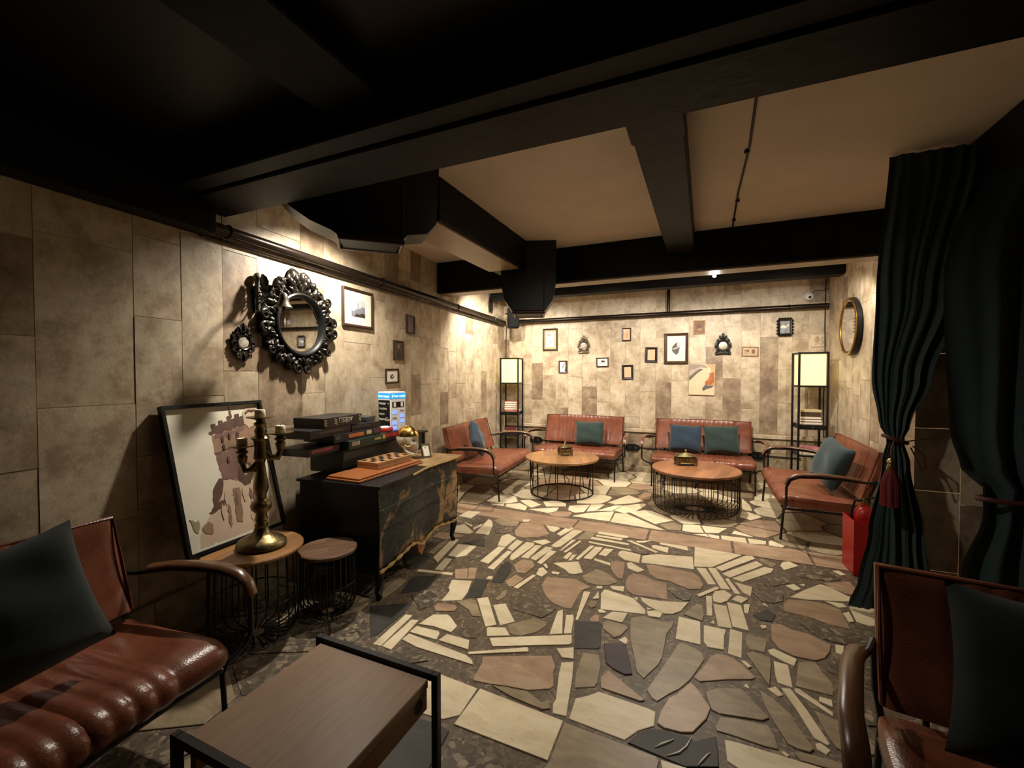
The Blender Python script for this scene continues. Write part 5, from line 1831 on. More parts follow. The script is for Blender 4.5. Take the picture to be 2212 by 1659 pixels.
p, r = onwall('left', 3.06, CT, 0.665)
t = thing('small_easel_frame', 'small silver photo frame leaning back beside the skull', 'frame', p, R(62))
rm = Matrix.Rotation(R(-22), 3, 'X')
fm = MB()
for c_, d_ in (((0, 0, 0.006), (0.085, 0.012, 0.012)), ((0, 0, 0.114), (0.085, 0.012, 0.012)), ((-0.0365, 0, 0.06), (0.012, 0.012, 0.096)), ((0.0365, 0, 0.06), (0.012, 0.012, 0.096))):
    fm.box(rm @ Vector(c_) + Vector((0, 0, 0.003)), d_, rm)
fm.build('frame', SILVER, t)
MB().box(rm @ Vector((0, 0.002, 0.06)) + Vector((0, 0, 0.003)), (0.062, 0.004, 0.098), rm).build('picture', PAPER, t)
MB().tube([(0, 0.03, 0.085), (0, 0.075, 0.002)], 0.004, 6).build('prop', BLACKMETAL, t)


# ------------------------------------------------------------------ PICTURES ON THE WALLS
def picture(name, label, wall, u, z, w, h, border, m_frame, m_sheet, tilt=0.0, depth=0.018, mount=0.0, m_mount=None, shapes=(), cat='picture', off=0.0085, double=False):
    p, r = onwall(wall, u, z, off)
    t = thing(name, label, cat, p, 0)
    t.rotation_euler = (Matrix.Rotation(r, 3, 'Z') @ Matrix.Rotation(tilt, 3, 'Y')).to_euler()
    fr = MB()
    iw, ih = w / 2 - border, h / 2 - border
    prof = [(0.0, 0.0), (0.0, -depth * 0.8), (0.25, -depth), (0.7, -depth * 0.75), (1.0, -depth * 0.45), (1.0, 0.0)]
    corners = [(-1, -1), (1, -1), (1, 1), (-1, 1)]
    vs = []
    for sx, sz in corners:
        for q, y in prof:
            vs.append((sx * (w / 2 - border * q), y, sz * (h / 2 - border * q)))
    n_ = len(prof)
    fs = []
    for c_ in range(4):
        for k in range(n_ - 1):
            fs.append((c_ * n_ + k, ((c_ + 1) % 4) * n_ + k, ((c_ + 1) % 4) * n_ + k + 1, c_ * n_ + k + 1))
    fr.add(vs, fs)
    fr.bbox(-w / 2 + 0.002, w / 2 - 0.002, -0.003, -0.0005, -h / 2 + 0.002, h / 2 - 0.002)
    fr.build('frame', m_frame, t)
    y = -depth * 0.42
    if mount:
        MB().bbox(-iw, iw, y, -0.002, -ih, ih).build('mount', m_mount or CREAM, t)
        sw, sh = iw - mount, ih - mount * (ih / iw if ih < iw else 1)
        y -= 0.001
    else:
        sw, sh = iw, ih
    MB().bbox(-sw, sw, y, -0.002, -sh, sh).build('sheet', m_sheet, t)
    for k, (pts, m) in enumerate(shapes):
        MB().plate([(sw * a, sh * b) for a, b in pts], y - 0.0006 - 0.0002 * k, y - 0.0001).build('drawing', m, t)
    return t


def ell(cx, cz, rx, rz, n=18):
    return [(cx + rx * math.cos(2 * PI * k / n), cz + rz * math.sin(2 * PI * k / n)) for k in range(n)]


INK = mat('grey_ink', C(96, 92, 86), 0.7, var=0.35, scale=25)
DKINK = mat('dark_ink', C(52, 46, 40), 0.7, var=0.3, scale=25)
SEPIA = mat('sepia_brown_relief', C(120, 84, 62), 0.6, var=0.25, scale=22)
SEPIA2 = mat('sepia_tan', C(150, 116, 86), 0.6, var=0.15, scale=22)
MAUVE = mat('mauve_ink', C(150, 132, 134), 0.7, var=0.2)
BLKFRAME = mat('black_frame_lacquer', C(24, 18, 17), 0.3, var=0.2)
SKYWASH = mat('pale_grey_sky_print', C(186, 186, 190), 0.7, var=0.08)
PRINTBLUE = mat('blue_grey_print', C(122, 122, 132), 0.7, var=0.25, scale=30)
SILVERPRINT = mat('silver_grey_print', C(132, 136, 142), 0.45, var=0.5, scale=16)

# back wall
picture('framed_print', 'brown-framed print of a key and stone with a wide cream mount, near the speaker', 'back', -2.314, 2.043, 0.255, 0.36, 0.028, WOOD_FRAME, PAPER, 0, 0.02, 0.035, CREAM,
        [([(-0.7, 0.85), (-0.2, 0.85), (-0.2, 0.45), (-0.7, 0.45)], MAUVE), ([(-0.2, 0.72), (0.75, 0.72), (0.75, 0.58), (-0.2, 0.58)], MAUVE), (ell(0.1, -0.35, 0.25, 0.16), MAUVE), (ell(0.15, 0.2, 0.4, 0.2), SKYWASH)])
picture('framed_print', 'small dark-framed drawing of a single feather', 'back', -2.097, 1.597, 0.145, 0.2, 0.02, WOOD_FRAME, PAPER, 0, 0.016, 0, None,
        [([(-0.5, -0.4), (-0.1, 0.1), (0.5, 0.75), (0.7, 0.95), (0.55, 0.5), (0.1, -0.05)], INK), ([(0.7, 1), (1, 1), (1, -1), (0.55, -0.9), (0.8, 0.2)], DKINK)])
picture('framed_print', 'small landscape print of a dark bird in a brown frame', 'back', -1.458, 1.664, 0.19, 0.145, 0.018, WOOD_FRAME, PAPER, R(-1), 0.016, 0, None,
        [(ell(0.1, 0.25, 0.38, 0.28), DKINK), ([(-0.35, 0.25), (-0.1, 0.5), (0.0, 0.2)], DKINK), ([(-0.5, -0.15), (0.6, -0.2), (0.6, -0.28), (-0.5, -0.24)], INK), ([(0.3, 0.2), (0.62, -0.1), (0.4, -0.05)], DKINK)])
picture('framed_print', 'small peach-coloured print in a dark red-brown frame, close under the pipe', 'back', -1.094, 2.081, 0.135, 0.2, 0.019, WOOD_FRAME, PEACH, 0, 0.016, 0, None,
        [(ell(0.1, -0.1, 0.4, 0.5), mat('peach_deep', C(206, 150, 124), 0.7, var=0.15)), ([(-0.8, 0.9), (-0.6, 0.9), (-0.2, 0.3), (-0.3, 0.2)], PAPER)])
picture('framed_print', 'small peach print in a thick black frame, the lower of two alike', 'back', -1.074, 1.509, 0.165, 0.22, 0.032, BLKFRAME, PEACH, R(-1), 0.02)
picture('framed_print', 'small peach print in a thick black frame, beside the big stone drawing', 'back', -0.732, 1.766, 0.172, 0.225, 0.034, BLKFRAME, PEACH, R(1), 0.02)
t = picture('framed_print', 'largest picture of the back wall: grey stone drawing in dark brown frame', 'back', -0.385, 1.851, 0.325, 0.445, 0.042, WOOD_FRAME, PAPER, 0, 0.03, 0, None,
            [([(-0.5, 0.0), (-0.4, 0.2), (-0.1, 0.42), (0.12, 0.5), (0.18, 0.2), (0.4, 0.15), (0.35, -0.15), (0.2, -0.4), (0.02, -0.5), (-0.25, -0.38), (-0.45, -0.2)], INK),
             ([(0.05, 0.3), (0.15, 0.5), (0.4, 0.55), (0.5, 0.35), (0.42, 0.15), (0.15, 0.12)], SKYWASH), ([(-0.5, 0.02), (-0.3, 0.02), (0.1, 0.12), (0.38, 0.1), (0.1, 0.02), (-0.3, -0.08)], SKYWASH)])
fl_ = MB()
for (x0, x1, z0, z1) in ((-0.125, 0.125, -0.185, -0.179), (-0.125, 0.125, 0.179, 0.185), (-0.125, -0.119, -0.179, 0.179), (0.119, 0.125, -0.179, 0.179)):
    fl_.bbox(x0, x1, -0.0165, -0.0125, z0, z1)
fl_.build('inner_fillet', GILT, t)
picture('relief_plaque', 'reddish brown relief plaque right below the wall pipe', 'back', -0.079, 2.146, 0.15, 0.195, 0.02, SEPIA2, SEPIA, 0, 0.014, 0, None,
        [(ell(0.0, 0.1, 0.5, 0.45), mat('relief_dark', C(96, 66, 50), 0.6, var=0.3, scale=40)), (ell(0.2, -0.4, 0.5, 0.3), SEPIA2)], 'plaque')
picture('relief_plaque', 'tan landscape relief plaque slightly crooked, next to the black ornate mirror', 'back', 0.562, 1.787, 0.205, 0.135, 0.016, SEPIA2, mat('relief_cream', C(184, 164, 130), 0.6, var=0.2, scale=30), R(3), 0.014, 0, None,
        [([(-0.85, 0.3), (-0.2, 0.5), (-0.1, -0.3), (-0.4, 0.0), (-0.8, 0.1)], SEPIA), (ell(0.45, 0.05, 0.25, 0.6), SEPIA), ([(-0.85, -0.35), (-0.3, -0.3), (-0.3, -0.5), (-0.8, -0.55)], SEPIA2)], 'plaque')
# marbled canvas
p, r = onwall('back', -0.039, 1.402, 0.0085)
t = thing('swirl_canvas', 'unframed canvas with poured grey, cream and orange swirls', 'painting', p, 0)
t.rotation_euler = (0, R(1), 0)
MB().bbox(-0.17, 0.17, -0.022, 0, -0.22, 0.22, 0.002).build('canvas', mat('pour_cream', C(214, 200, 166), 0.45, var=0.08), t)
POUR = (([(-1, 1), (-0.35, 1), (0.2, 0.95), (0.5, 0.72), (0.2, 0.78), (-0.2, 0.72), (-0.6, 0.35), (-1, 0.0)], (150, 136, 124)),
        ([(-1, 0.55), (-0.5, 0.72), (-0.1, 0.86), (0.15, 0.84), (-0.2, 0.72), (-0.6, 0.5), (-1, 0.2)], (186, 168, 150)),
        ([(-1, 0.15), (-0.55, 0.45), (-0.2, 0.7), (0.1, 0.68), (-0.35, 0.42), (-0.8, 0.05), (-1, -0.1)], (104, 98, 94)),
        ([(0.25, 1), (1, 1), (1, -0.35), (0.5, -0.28), (0.2, -0.2), (0.45, 0.1), (0.62, 0.28), (0.5, 0.4), (0.72, 0.5), (0.66, 0.75)], (200, 158, 116)),
        ([(0.95, 0.4), (0.8, 0.5), (0.6, 0.35), (0.55, 0.05), (0.25, -0.15), (0.3, -0.32), (0.7, -0.35), (0.95, -0.1)], (176, 104, 62)),
        ([(0.05, -0.55), (0.3, -0.3), (0.1, -0.2), (0.5, -0.38), (0.95, -0.36), (0.8, -0.5), (0.35, -0.62), (0.1, -0.75)], (108, 96, 96)))
for k, (pts, c_) in enumerate(POUR):
    MB().plate([(0.168 * a, 0.218 * b) for a, b in pts], -0.0224 - 0.0003 * k, -0.0219).build('paint', mat('pour_%d_%d_%d' % c_, C(*c_), 0.4, var=0.18, scale=14), t)
# faint plaster relief tile
p, r = onwall('back', 1.342, 1.914, 0.0085)
t = thing('plaster_relief', 'pale square plaster relief tile above the lamp near the corner', 'plaque', p, 0)
MB().bbox(-0.085, 0.085, -0.012, 0, -0.08, 0.08, 0.004).build('tile', TILE, t)
for cx_, cz_, rx_, rz_ in ((-0.02, 0.015, 0.03, 0.04), (0.03, -0.02, 0.028, 0.03), (0.035, 0.035, 0.015, 0.02), (-0.035, -0.04, 0.022, 0.014)):
    MB().ball((cx_, -0.012, cz_), (rx_, 0.007, rz_), 12, 8).build('relief', TILE, t, True)
# left wall
picture('framed_print', 'walnut-framed town view with pale mount, beside the big carved mirror', 'left', 2.995, 2.058, 0.405, 0.335, 0.026, WOOD_FRAME, SKYWASH, 0, 0.026, 0.085, PAPER,
        [([(-1, -1), (-1, -0.3), (-0.6, -0.4), (-0.35, -0.1), (-0.1, -0.05), (-0.1, 0.6), (-0.05, 0.75), (0.0, 0.6), (0.0, 0.0), (0.35, 0.1), (0.5, 0.3), (1, 0.25), (1, -1)], PRINTBLUE),
         ([(-0.6, -1), (-0.3, -0.6), (0.1, -0.7), (0.5, -0.5), (1, -0.55), (1, -1)], DKINK)])
picture('framed_print', 'narrow framed violet-grey print, higher of the small ones on the mirror wall', 'left', 3.848, 2.011, 0.155, 0.2, 0.018, WOOD_FRAME, mat('violet_grey_print', C(112, 96, 92), 0.5, var=0.2), 0, 0.018)
picture('framed_print', 'small framed dark portrait of a figure with a pale head', 'left', 3.62, 1.722, 0.172, 0.2, 0.018, WOOD_FRAME, mat('portrait_ground', C(66, 54, 48), 0.5, var=0.25), 0, 0.018, 0, None,
        [([(-0.6, -1), (-0.5, -0.2), (-0.1, 0.2), (0.3, 0.1), (0.6, -0.3), (0.7, -1)], DKINK), (ell(0.05, 0.5, 0.22, 0.24), SEPIA2)])
picture('framed_print', 'small framed drawing of a coiled creature, lowest picture on the mirror wall', 'left', 3.507, 1.46, 0.22, 0.15, 0.02, WOOD_FRAME, PAPER, R(-1), 0.018, 0, None,
        [(ell(-0.05, -0.1, 0.38, 0.42), INK), (ell(0.0, 0.0, 0.2, 0.2), PAPER), ([(-0.4, -0.3), (0.1, 0.4), (0.2, 0.3), (-0.2, -0.3)], DKINK)])


# ------------------------------------------------------------------ CARVED MIRRORS
def spiral(turns, r0, r1, th0, th1, n=22, hand=1):
    pts, rad = [], []
    for k in range(n):
        f_ = k / (n - 1)
        a = turns * 2 * PI * f_
        rr = r0 + (r1 - r0) * f_
        pts.append((hand * (rr * math.cos(a) - r0), -0.012 * math.sin(PI * f_), rr * math.sin(a)))
        rad.append(th0 + (th1 - th0) * f_)
    return pts, rad


def leaf_mesh(l, w, m):
    def fn(u, v):
        x = (v - 0.5) * 2
        wd = w * math.sin(PI * min(1, u * 0.93 + 0.05)) ** 0.8 * (1 + 0.16 * math.sin(u * 26))
        return (x * wd / 2, -0.010 - 0.020 * math.sin(PI * u) * (1 - x * x) - 0.006 * u, l * u)

    def bk_(u, v):
        p_ = fn(u, v)
        return (p_[0], 0.002, p_[2])
    mb = MB().grid(9, 7, fn)
    mb.grid(9, 2, bk_)
    return mb.mesh('leaf', m, True, 70)


LEAF = leaf_mesh(0.10, 0.055, CARVE)
sp, sr = spiral(1.6, 0.045, 0.008, 0.016, 0.007)
SCROLL = MB().tube(sp, sr, 8).mesh('scroll', CARVE, True)
sp, sr = spiral(1.6, 0.045, 0.008, 0.016, 0.007, hand=-1)
SCROLL2 = MB().tube(sp, sr, 8).mesh('scroll', CARVE, True)

p, r = onwall('left', 2.318, 1.842, 0.02)
t = thing('carved_round_mirror', 'big round mirror in a black frame carved with scrolls and leaves', 'mirror', p, 0)
t.rotation_euler = (0, 0, r)
RO_, RI_ = 0.335, 0.232


def torus_like(prof, n=72):
    """profile (radius, y) swept round the local y axis"""
    mb = MB()
    return mb.grid(n, len(prof), lambda u, v: ((lambda q: (q[0] * math.cos(2 * PI * u), q[1], q[0] * math.sin(2 * PI * u)))(prof[min(len(prof) - 1, int(round(v * (len(prof) - 1))))])), close_u=True)


def carved(u, v):
    """acanthus relief band: scalloped rim, lobes and veins"""
    a = 2 * PI * u
    crest = 0.05 * math.exp(-((a - PI / 2) / 0.30) ** 2) + 0.018 * math.exp(-((a - PI / 2) / 0.75) ** 2)
    rim = 0.325 + 0.020 * abs(math.sin(8 * a + 0.4)) + 0.010 * math.sin(19 * a) + crest
    rr = 0.214 + (rim - 0.214) * v
    h = 0.03 * math.sin(PI * min(1, v * 0.92 + 0.06)) ** 0.6
    h += 0.013 * math.sin(16 * a + 7 * v) * math.sin(PI * v) + 0.009 * math.sin(38 * a - 9 * v) * math.sin(PI * v) + 0.006 * math.sin(61 * a + 15 * v) * v
    return (rr * math.cos(a), -0.006 - max(0.0, h) if v < 0.999 else -0.004, rr * math.sin(a))


mb = MB().grid(288, 16, carved, close_u=True)
mb.grid(288, 2, lambda u, v: (lambda p_: (p_[0], 0.0, p_[2]))(carved(u, v)), close_u=True)
mb.build('frame', CARVE, t, True, 85)
torus_like([(0.232, -0.018), (0.230, -0.046), (0.220, -0.052), (0.206, -0.044), (0.198, -0.030), (0.194, -0.016)]).build('inner_rim', BLACKPAINT, t, True)
torus_like([(0.002, -0.0165), (0.10, -0.0165), (0.2, -0.0165)]).build('mirror_glass', MIRROR, t)
NS = 16
for k in range(NS):
    a = 2 * PI * (k + 0.5) / NS
    rr = 0.292 + 0.012 * math.sin(k * 2.3)
    s_ = 0.72 + 0.16 * math.sin(k * 1.7 + 1)
    o = link('scroll', SCROLL if k % 2 else SCROLL2, t, (rr * math.cos(a), -0.030, rr * math.sin(a)))
    o.rotation_euler = (0, PI / 2 - a + (0.9 if k % 2 else -0.9), 0)
    o.scale = (s_, 0.8, s_)
for k in range(24):
    a = 2 * PI * k / 24
    rr = 0.236 + 0.008 * math.cos(k * 1.9)
    s_ = 0.80 + 0.16 * math.sin(k * 2.1)
    o = link('leaf', LEAF, t, (rr * math.cos(a), -0.026, rr * math.sin(a)))
    o.rotation_euler = (0, PI / 2 - a + 0.7 * math.sin(k * 3.1), 0)
    o.scale = (s_ * 0.8, 0.7, s_)
for a_, l_ in ((PI / 2, 1.2), (PI / 2 + 0.17, 1.0), (PI / 2 - 0.17, 1.0), (PI / 2 + 0.34, 0.8), (PI / 2 - 0.34, 0.8)):
    o = link('leaf', LEAF, t, (0.285 * math.cos(a_), -0.036, 0.285 * math.sin(a_)))
    o.rotation_euler = (0, PI / 2 - a_, 0)
    o.scale = (0.95, 0.9, l_ * 0.8)


SIL_F = [(0.03, 0.5), (0.12, 0.43), (0.17, 0.33), (0.27, 0.27), (0.38, 0.2), (0.40, 0.1), (0.5, 0.02), (0.46, -0.08), (0.39, -0.16), (0.42, -0.27), (0.38, -0.35),
         (0.47, -0.42), (0.43, -0.5), (0.28, -0.49), (0.15, -0.45), (0.03, -0.46)]
SIL_T = [(0.03, 0.5), (0.14, 0.42), (0.13, 0.34), (0.24, 0.29), (0.30, 0.2), (0.46, 0.17), (0.40, 0.08), (0.5, -0.02), (0.42, -0.12), (0.47, -0.2), (0.33, -0.27), (0.27, -0.35),
         (0.18, -0.38), (0.12, -0.46), (0.03, -0.5)]


def small_ornate(label, wall, u, z, w, h, glass_r, m, m_glass, feet=True, tail=False, off=0.02):
    """little mirror with pierced crest; w, h overall"""
    p, r = onwall(wall, u, z, off)
    t = thing('ornate_wall_mirror', label, 'mirror', p, 0, None)
    t.rotation_euler = (0, 0, r)
    gz = -h * 0.08 if not tail else 0.0
    torus_like([(glass_r * 1.35, 0.0), (glass_r * 1.35, -0.008), (glass_r * 1.2, -0.016), (glass_r * 1.02, -0.012), (glass_r * 0.98, -0.004)], 36).build('rim', m, t, True).location = (0, 0, gz)
    torus_like([(0.001, -0.0105), (glass_r * 0.35, -0.0102), (glass_r * 0.7, -0.0092), (glass_r * 1.02, -0.007)], 32).build('mirror_glass', m_glass, t, True).location = (0, 0, gz)
    k_ = glass_r / 0.06
    half = SIL_T if tail else SIL_F
    outline = [(a_ * w, b_ * h) for a_, b_ in half] + [(-a_ * w, b_ * h) for a_, b_ in reversed(half)]
    MB().plate(outline, -0.008, 0.0).build('back_plate', m, t)
    for a in (35, 75, 145, 105, -20, 200, -60, 240):
        a = R(a)
        me = SC_S[m.name] if math.cos(a) > 0 else SC_S2[m.name]
        o = link('scroll', me, t, (glass_r * 1.42 * math.cos(a), -0.008, gz + glass_r * 1.42 * math.sin(a)))
        o.rotation_euler = (0, -a + PI / 2, 0)
        o.scale = (0.44 * k_, 0.6, 0.44 * k_)
    top = h / 2
    bz = gz + glass_r * 1.25
    for dx, ang, s_ in ((0, 0, 1.0), (-0.016, -24, 0.75), (0.016, 24, 0.75)):
        o = link('leaf', LF[m.name], t, (dx, -0.004, bz))
        o.rotation_euler = (0, R(ang), 0)
        o.scale = (0.8 * k_ * 0.7, 0.5, (top - bz) / 0.1 * s_)
    for s_ in (-1, 1):
        if feet:
            o = link('scroll', SC_S[m.name] if s_ > 0 else SC_S2[m.name], t, (s_ * w * 0.44, -0.006, -h / 2 + 0.03))
            o.scale = (0.4 * k_, 0.4, 0.4 * k_)
        if tail:
            o = link('scroll', SC_S[m.name] if s_ > 0 else SC_S2[m.name], t, (s_ * w * 0.14, -0.006, -h * 0.34))
            o.rotation_euler = (0, R(180), 0)
            o.scale = (0.55 * k_, 0.55 * k_, 0.55 * k_)
    if feet:
        MB().tube([(-w * 0.42, -0.006, -h / 2 + 0.012), (0, -0.01, -h / 2 + 0.02), (w * 0.42, -0.006, -h / 2 + 0.012)], 0.009 * k_, 8).build('foot_bar', m, t, True)
    if tail:
        o = link('leaf', LF[m.name], t, (0, -0.004, -h * 0.24))
        o.rotation_euler = (0, R(180), 0)
        o.scale = (0.6 * k_, 0.5, h * 0.26 / 0.1)
    return t


SC_S, SC_S2, LF = {}, {}, {}
for m in (CARVE, SILVER):
    for hand, dct in ((1, SC_S), (-1, SC_S2)):
        sp, sr = spiral(1.4, 0.045, 0.01, 0.014, 0.008, 16, hand)
        dct[m.name] = MB().tube(sp, sr, 6).mesh('scroll', m, True)
    LF[m.name] = leaf_mesh(0.10, 0.055, m)
SILVERB = mat('antique_silver_carving', C(116, 104, 84), 0.3, 0.8, var=0.5, scale=26)
for hand, dct in ((1, SC_S), (-1, SC_S2)):
    sp, sr = spiral(1.4, 0.045, 0.01, 0.014, 0.008, 16, hand)
    dct[SILVERB.name] = MB().tube(sp, sr, 6).mesh('scroll', SILVERB, True)
LF[SILVERB.name] = leaf_mesh(0.10, 0.055, SILVERB)
small_ornate('little antique-silver ornate mirror between the key print and the peach print', 'back', -1.756, 1.949, 0.19, 0.29, 0.056, SILVERB, FOXED)
small_ornate('little black ornate mirror with round glass between the stone drawing and tan plaque', 'back', 0.228, 1.901, 0.22, 0.31, 0.06, CARVE, FOXED)
small_ornate('tiny black pointed ornate mirror hung below the iron wall bell', 'left', 1.866, 1.684, 0.17, 0.25, 0.04, CARVE, FOXED, False, True)
# black carved rectangular frame
t = picture('framed_carving', 'black carved frame with a silvery picture, high near the right corner', 'back', 0.966, 2.103, 0.165, 0.22, 0.028, CARVE, SILVERPRINT, 0, 0.022, 0, None,
            [([(-0.9, 0.2), (-0.2, 0.4), (0.3, 0.1), (0.8, 0.6), (0.8, 0.2), (0.1, -0.2), (-0.9, -0.1)], PAPER)])
for k in range(20):
    q = k / 20 * 4
    e = int(q)
    f_ = q - e - 0.5 + 0.1
    hw_, hh_ = 0.0755, 0.103
    x, z = ((f_ * 2 * hw_, -hh_), (hw_, f_ * 2 * hh_), (-f_ * 2 * hw_, hh_), (-hw_, -f_ * 2 * hh_))[e]
    o = link('leaf', LF[CARVE.name], t, (x, -0.016, z))
    o.rotation_euler = (0, R(90) * (1 - e) + R(90), 0)
    o.scale = (0.5, 0.7, 0.24)

# round gold-rimmed mirror on the right wall
p, r = onwall('right', -5.70, 1.985, 0.02)
t = thing('gold_round_mirror', 'round mirror with a deep gold rim hanging on the right wall', 'mirror', p, 0)
t.rotation_euler = (0, 0, r)
torus_like([(0.295, 0.0), (0.30, -0.05), (0.294, -0.055), (0.282, -0.055), (0.276, -0.05), (0.274, -0.04)]).build('rim', mat('dim_gold', C(150, 116, 58), 0.3, 0.9, var=0.15), t, True)
torus_like([(0.30, 0.0), (0.308, -0.002), (0.306, -0.04), (0.30, -0.042)]).build('outer_band', BLACKPAINT, t, True)
torus_like([(0.001, -0.043), (0.15, -0.043), (0.278, -0.043)]).build('mirror_glass', MIRROR, t)
MB().tube([(0, -0.01, 0.30), (0.005, -0.008, 0.33), (0.0, -0.006, 0.36)], 0.004, 6).build('hanger', BRASS, t)

# ------------------------------------------------------------------ IRON WALL BELL: bracket standing out from the wall
p, r = onwall('left', 1.965, 2.02, 0.007)
t = thing('iron_wall_bell', 'wrought iron wall bell on a scrolled bracket with a leaf', 'bell', p, 0)
t.rotation_euler = (0, 0, r)
IR = BLACKMETAL
MB().plate([(-0.016, -0.11), (0.0, -0.135), (0.016, -0.11), (0.02, -0.03), (0.03, 0.0), (0.012, 0.03), (0.0, 0.05), (-0.012, 0.03), (-0.03, 0.0), (-0.02, -0.03)], -0.008, 0.0).build('back_plate', IR, t)
MB().lathe([(0.010, -0.12), (0.015, -0.10), (0.013, -0.04), (0.018, -0.01), (0.015, 0.02), (0.019, 0.06), (0.017, 0.075), (0.026, 0.09), (0.028, 0.105), (0.018, 0.122), (0.006, 0.13)], 14,
           (0, -0.03, 0)).build('post', mat('grey_iron', C(92, 88, 78), 0.45, 0.4, var=0.3, scale=20), t, True)
arc = [(0, -0.03, -0.06), (0, -0.075, -0.075), (0, -0.11, -0.045), (0, -0.135, 0.0), (0, -0.165, 0.04), (0, -0.20, 0.05), (0, -0.235, 0.035), (0, -0.25, 0.0)]
MB().tube(arc, 0.0055, 8).build('bracket', IR, t, True)
sp, sr = spiral(1.5, 0.032, 0.006, 0.005, 0.0038, 26)
MB().tube([(b, -(a + 0.085), c - 0.03) for a, b, c in sp], sr, 6).build('scroll', IR, t, True)
lm = leaf_mesh(0.12, 0.07, IR)
for ang, y0, z0, s_ in ((-14, -0.105, 0.0, 1.0), (40, -0.105, -0.01, 0.55), (-60, -0.105, 0.0, 0.5)):
    o = link('leaf', lm, t, (0, y0, z0))
    o.rotation_euler = (0, R(ang), R(-90))
    o.scale = (s_, 0.5, s_)
MB().lathe([(0.052, -0.11), (0.05, -0.105), (0.036, -0.085), (0.028, -0.055), (0.024, -0.03), (0.014, -0.016), (0.004, -0.012)], 22, (0, -0.25, 0.0)).build('bell', mat('grey_bell_metal', C(96, 90, 80), 0.4, 0.6, var=0.3, scale=15), t, True)
MB().tube([(0, -0.25, 0.0), (0, -0.25, -0.1), (0, -0.25, -0.16)], 0.0025, 6).build('clapper', IR, t)
MB().ball((0, -0.25, -0.115), 0.011, 10, 8).build('clapper_ball', IR, t, True)
MB().ball((0, -0.25, -0.20), (0.012, 0.006, 0.04), 10, 8).build('pull', mat('pull_leaf', C(150, 140, 120), 0.5), t, True)


# ------------------------------------------------------------------ PIPES
def wp(w, u, z, off):
    return tuple(onwall(w, u, z, off)[0])


PZ = 2.35
t = thing('wall_pipe', 'dark steel pipe running along the mirror wall under the beams', 'pipe')
MB().tube([wp('left', 1.6, PZ, 0.05), wp('left', 3.4, PZ, 0.05), wp('left', 6.70, PZ, 0.05)], 0.034, 14).build('pipe', PIPE, t, True)
MB().tube([wp('left', 1.6, PZ - 0.058, 0.022), wp('left', 6.70, PZ - 0.058, 0.022)], 0.012, 8).build('conduit', PIPE, t, True)
for u in (1.75, 3.3, 4.9, 6.2):
    MB().tube([wp('left', u, PZ, 0.0), wp('left', u, PZ, 0.02)], 0.012, 8).build('bracket', BLACKMETAL, t)
    mb = MB()
    q = [Vector(wp('left', u, PZ + 0.037 * math.sin(a), 0.05 + 0.037 * math.cos(a))) for a in [2 * PI * k / 16 for k in range(16)]]
    mb.tube(q, 0.006, 6, closed=True).build('clamp', BLACKMETAL, t, True)
t = thing('wall_pipe', 'dark steel pipe running along the picture wall above the frames', 'pipe')
MB().tube([wp('back', -3.03, PZ, 0.09), wp('back', 1.43, PZ, 0.09)], 0.034, 14).build('pipe', PIPE, t, True)
for u in (-2.6, -0.49, 1.0):
    MB().tube([wp('back', u, PZ, 0.0), wp('back', u, PZ, 0.06)], 0.012, 8).build('bracket', BLACKMETAL, t)
    MB().tube([wp('back', u, PZ + 0.037 * math.sin(a), 0.09 + 0.037 * math.cos(a)) for a in [2 * PI * k / 16 for k in range(16)]], 0.006, 6, closed=True).build('clamp', BLACKMETAL, t, True)
MB().tube([wp('back', -0.49, PZ, 0.09), wp('back', -0.49, 2.79, 0.09)], 0.022, 10).build('riser', PIPE, t, True)


# ------------------------------------------------------------------ AIR DUCT OUTLETS: curved sheet-metal spouts with a rolled lip
REDBLACK = mat('dark_maroon_lip', C(46, 20, 22), 0.4, var=0.2)


def duct(loc, rz, prof, depth, lip, label):
    """sheet-metal duct outlet: side profile (x, z) extruded over its depth, rolled lip round the mouth"""
    t = thing('air_duct_outlet', label, 'air duct', loc, rz)
    MB().plate(prof, -depth / 2, depth / 2).build('duct', BLACKPAINT, t, True, 35)
    x0, x1, z = lip
    MB().tube([(x0, -depth / 2, z), (x1, -depth / 2, z), (x1, depth / 2, z), (x0, depth / 2, z)], 0.02, 10, closed=True).build('rolled_lip', REDBLACK, t, True, 50)
    MB().bbox(x0 + 0.02, x1 - 0.02, -depth / 2 + 0.02, depth / 2 - 0.02, z - 0.012, z - 0.004).build('mouth', BLACKPLASTIC, t)
    MB().tube([(x1, -depth / 2 - 0.004, z), (x1, -depth / 2 - 0.004, CEIL - loc[2] - 0.16)], 0.008, 6).build('seam', REDBLACK, t)
    return t


duct((-2.07, 2.04, 2.30), R(45), [(-0.40, 0.51), (-0.385, 0.33), (-0.34, 0.23), (-0.26, 0.14), (-0.16, 0.075), (-0.04, 0.03), (0.0, 0.0), (0.36, 0.0), (0.40, 0.05), (0.52, 0.07), (0.58, 0.14), (0.6, 0.51)],
     0.22, (0.0, 0.37, 0.0), 'big curved black air duct outlet hanging beside the main beam')
duct((-1.68, 4.20, 2.10), R(20), [(-0.27, 0.71), (-0.265, 0.27), (-0.23, 0.12), (-0.16, 0.02), (-0.13, 0.0), (0.15, 0.0), (0.18, 0.02), (0.25, 0.12), (0.28, 0.27), (0.285, 0.71)],
     0.30, (-0.14, 0.16, 0.0), 'U-shaped black air duct outlet hanging before the far beam near the speaker')

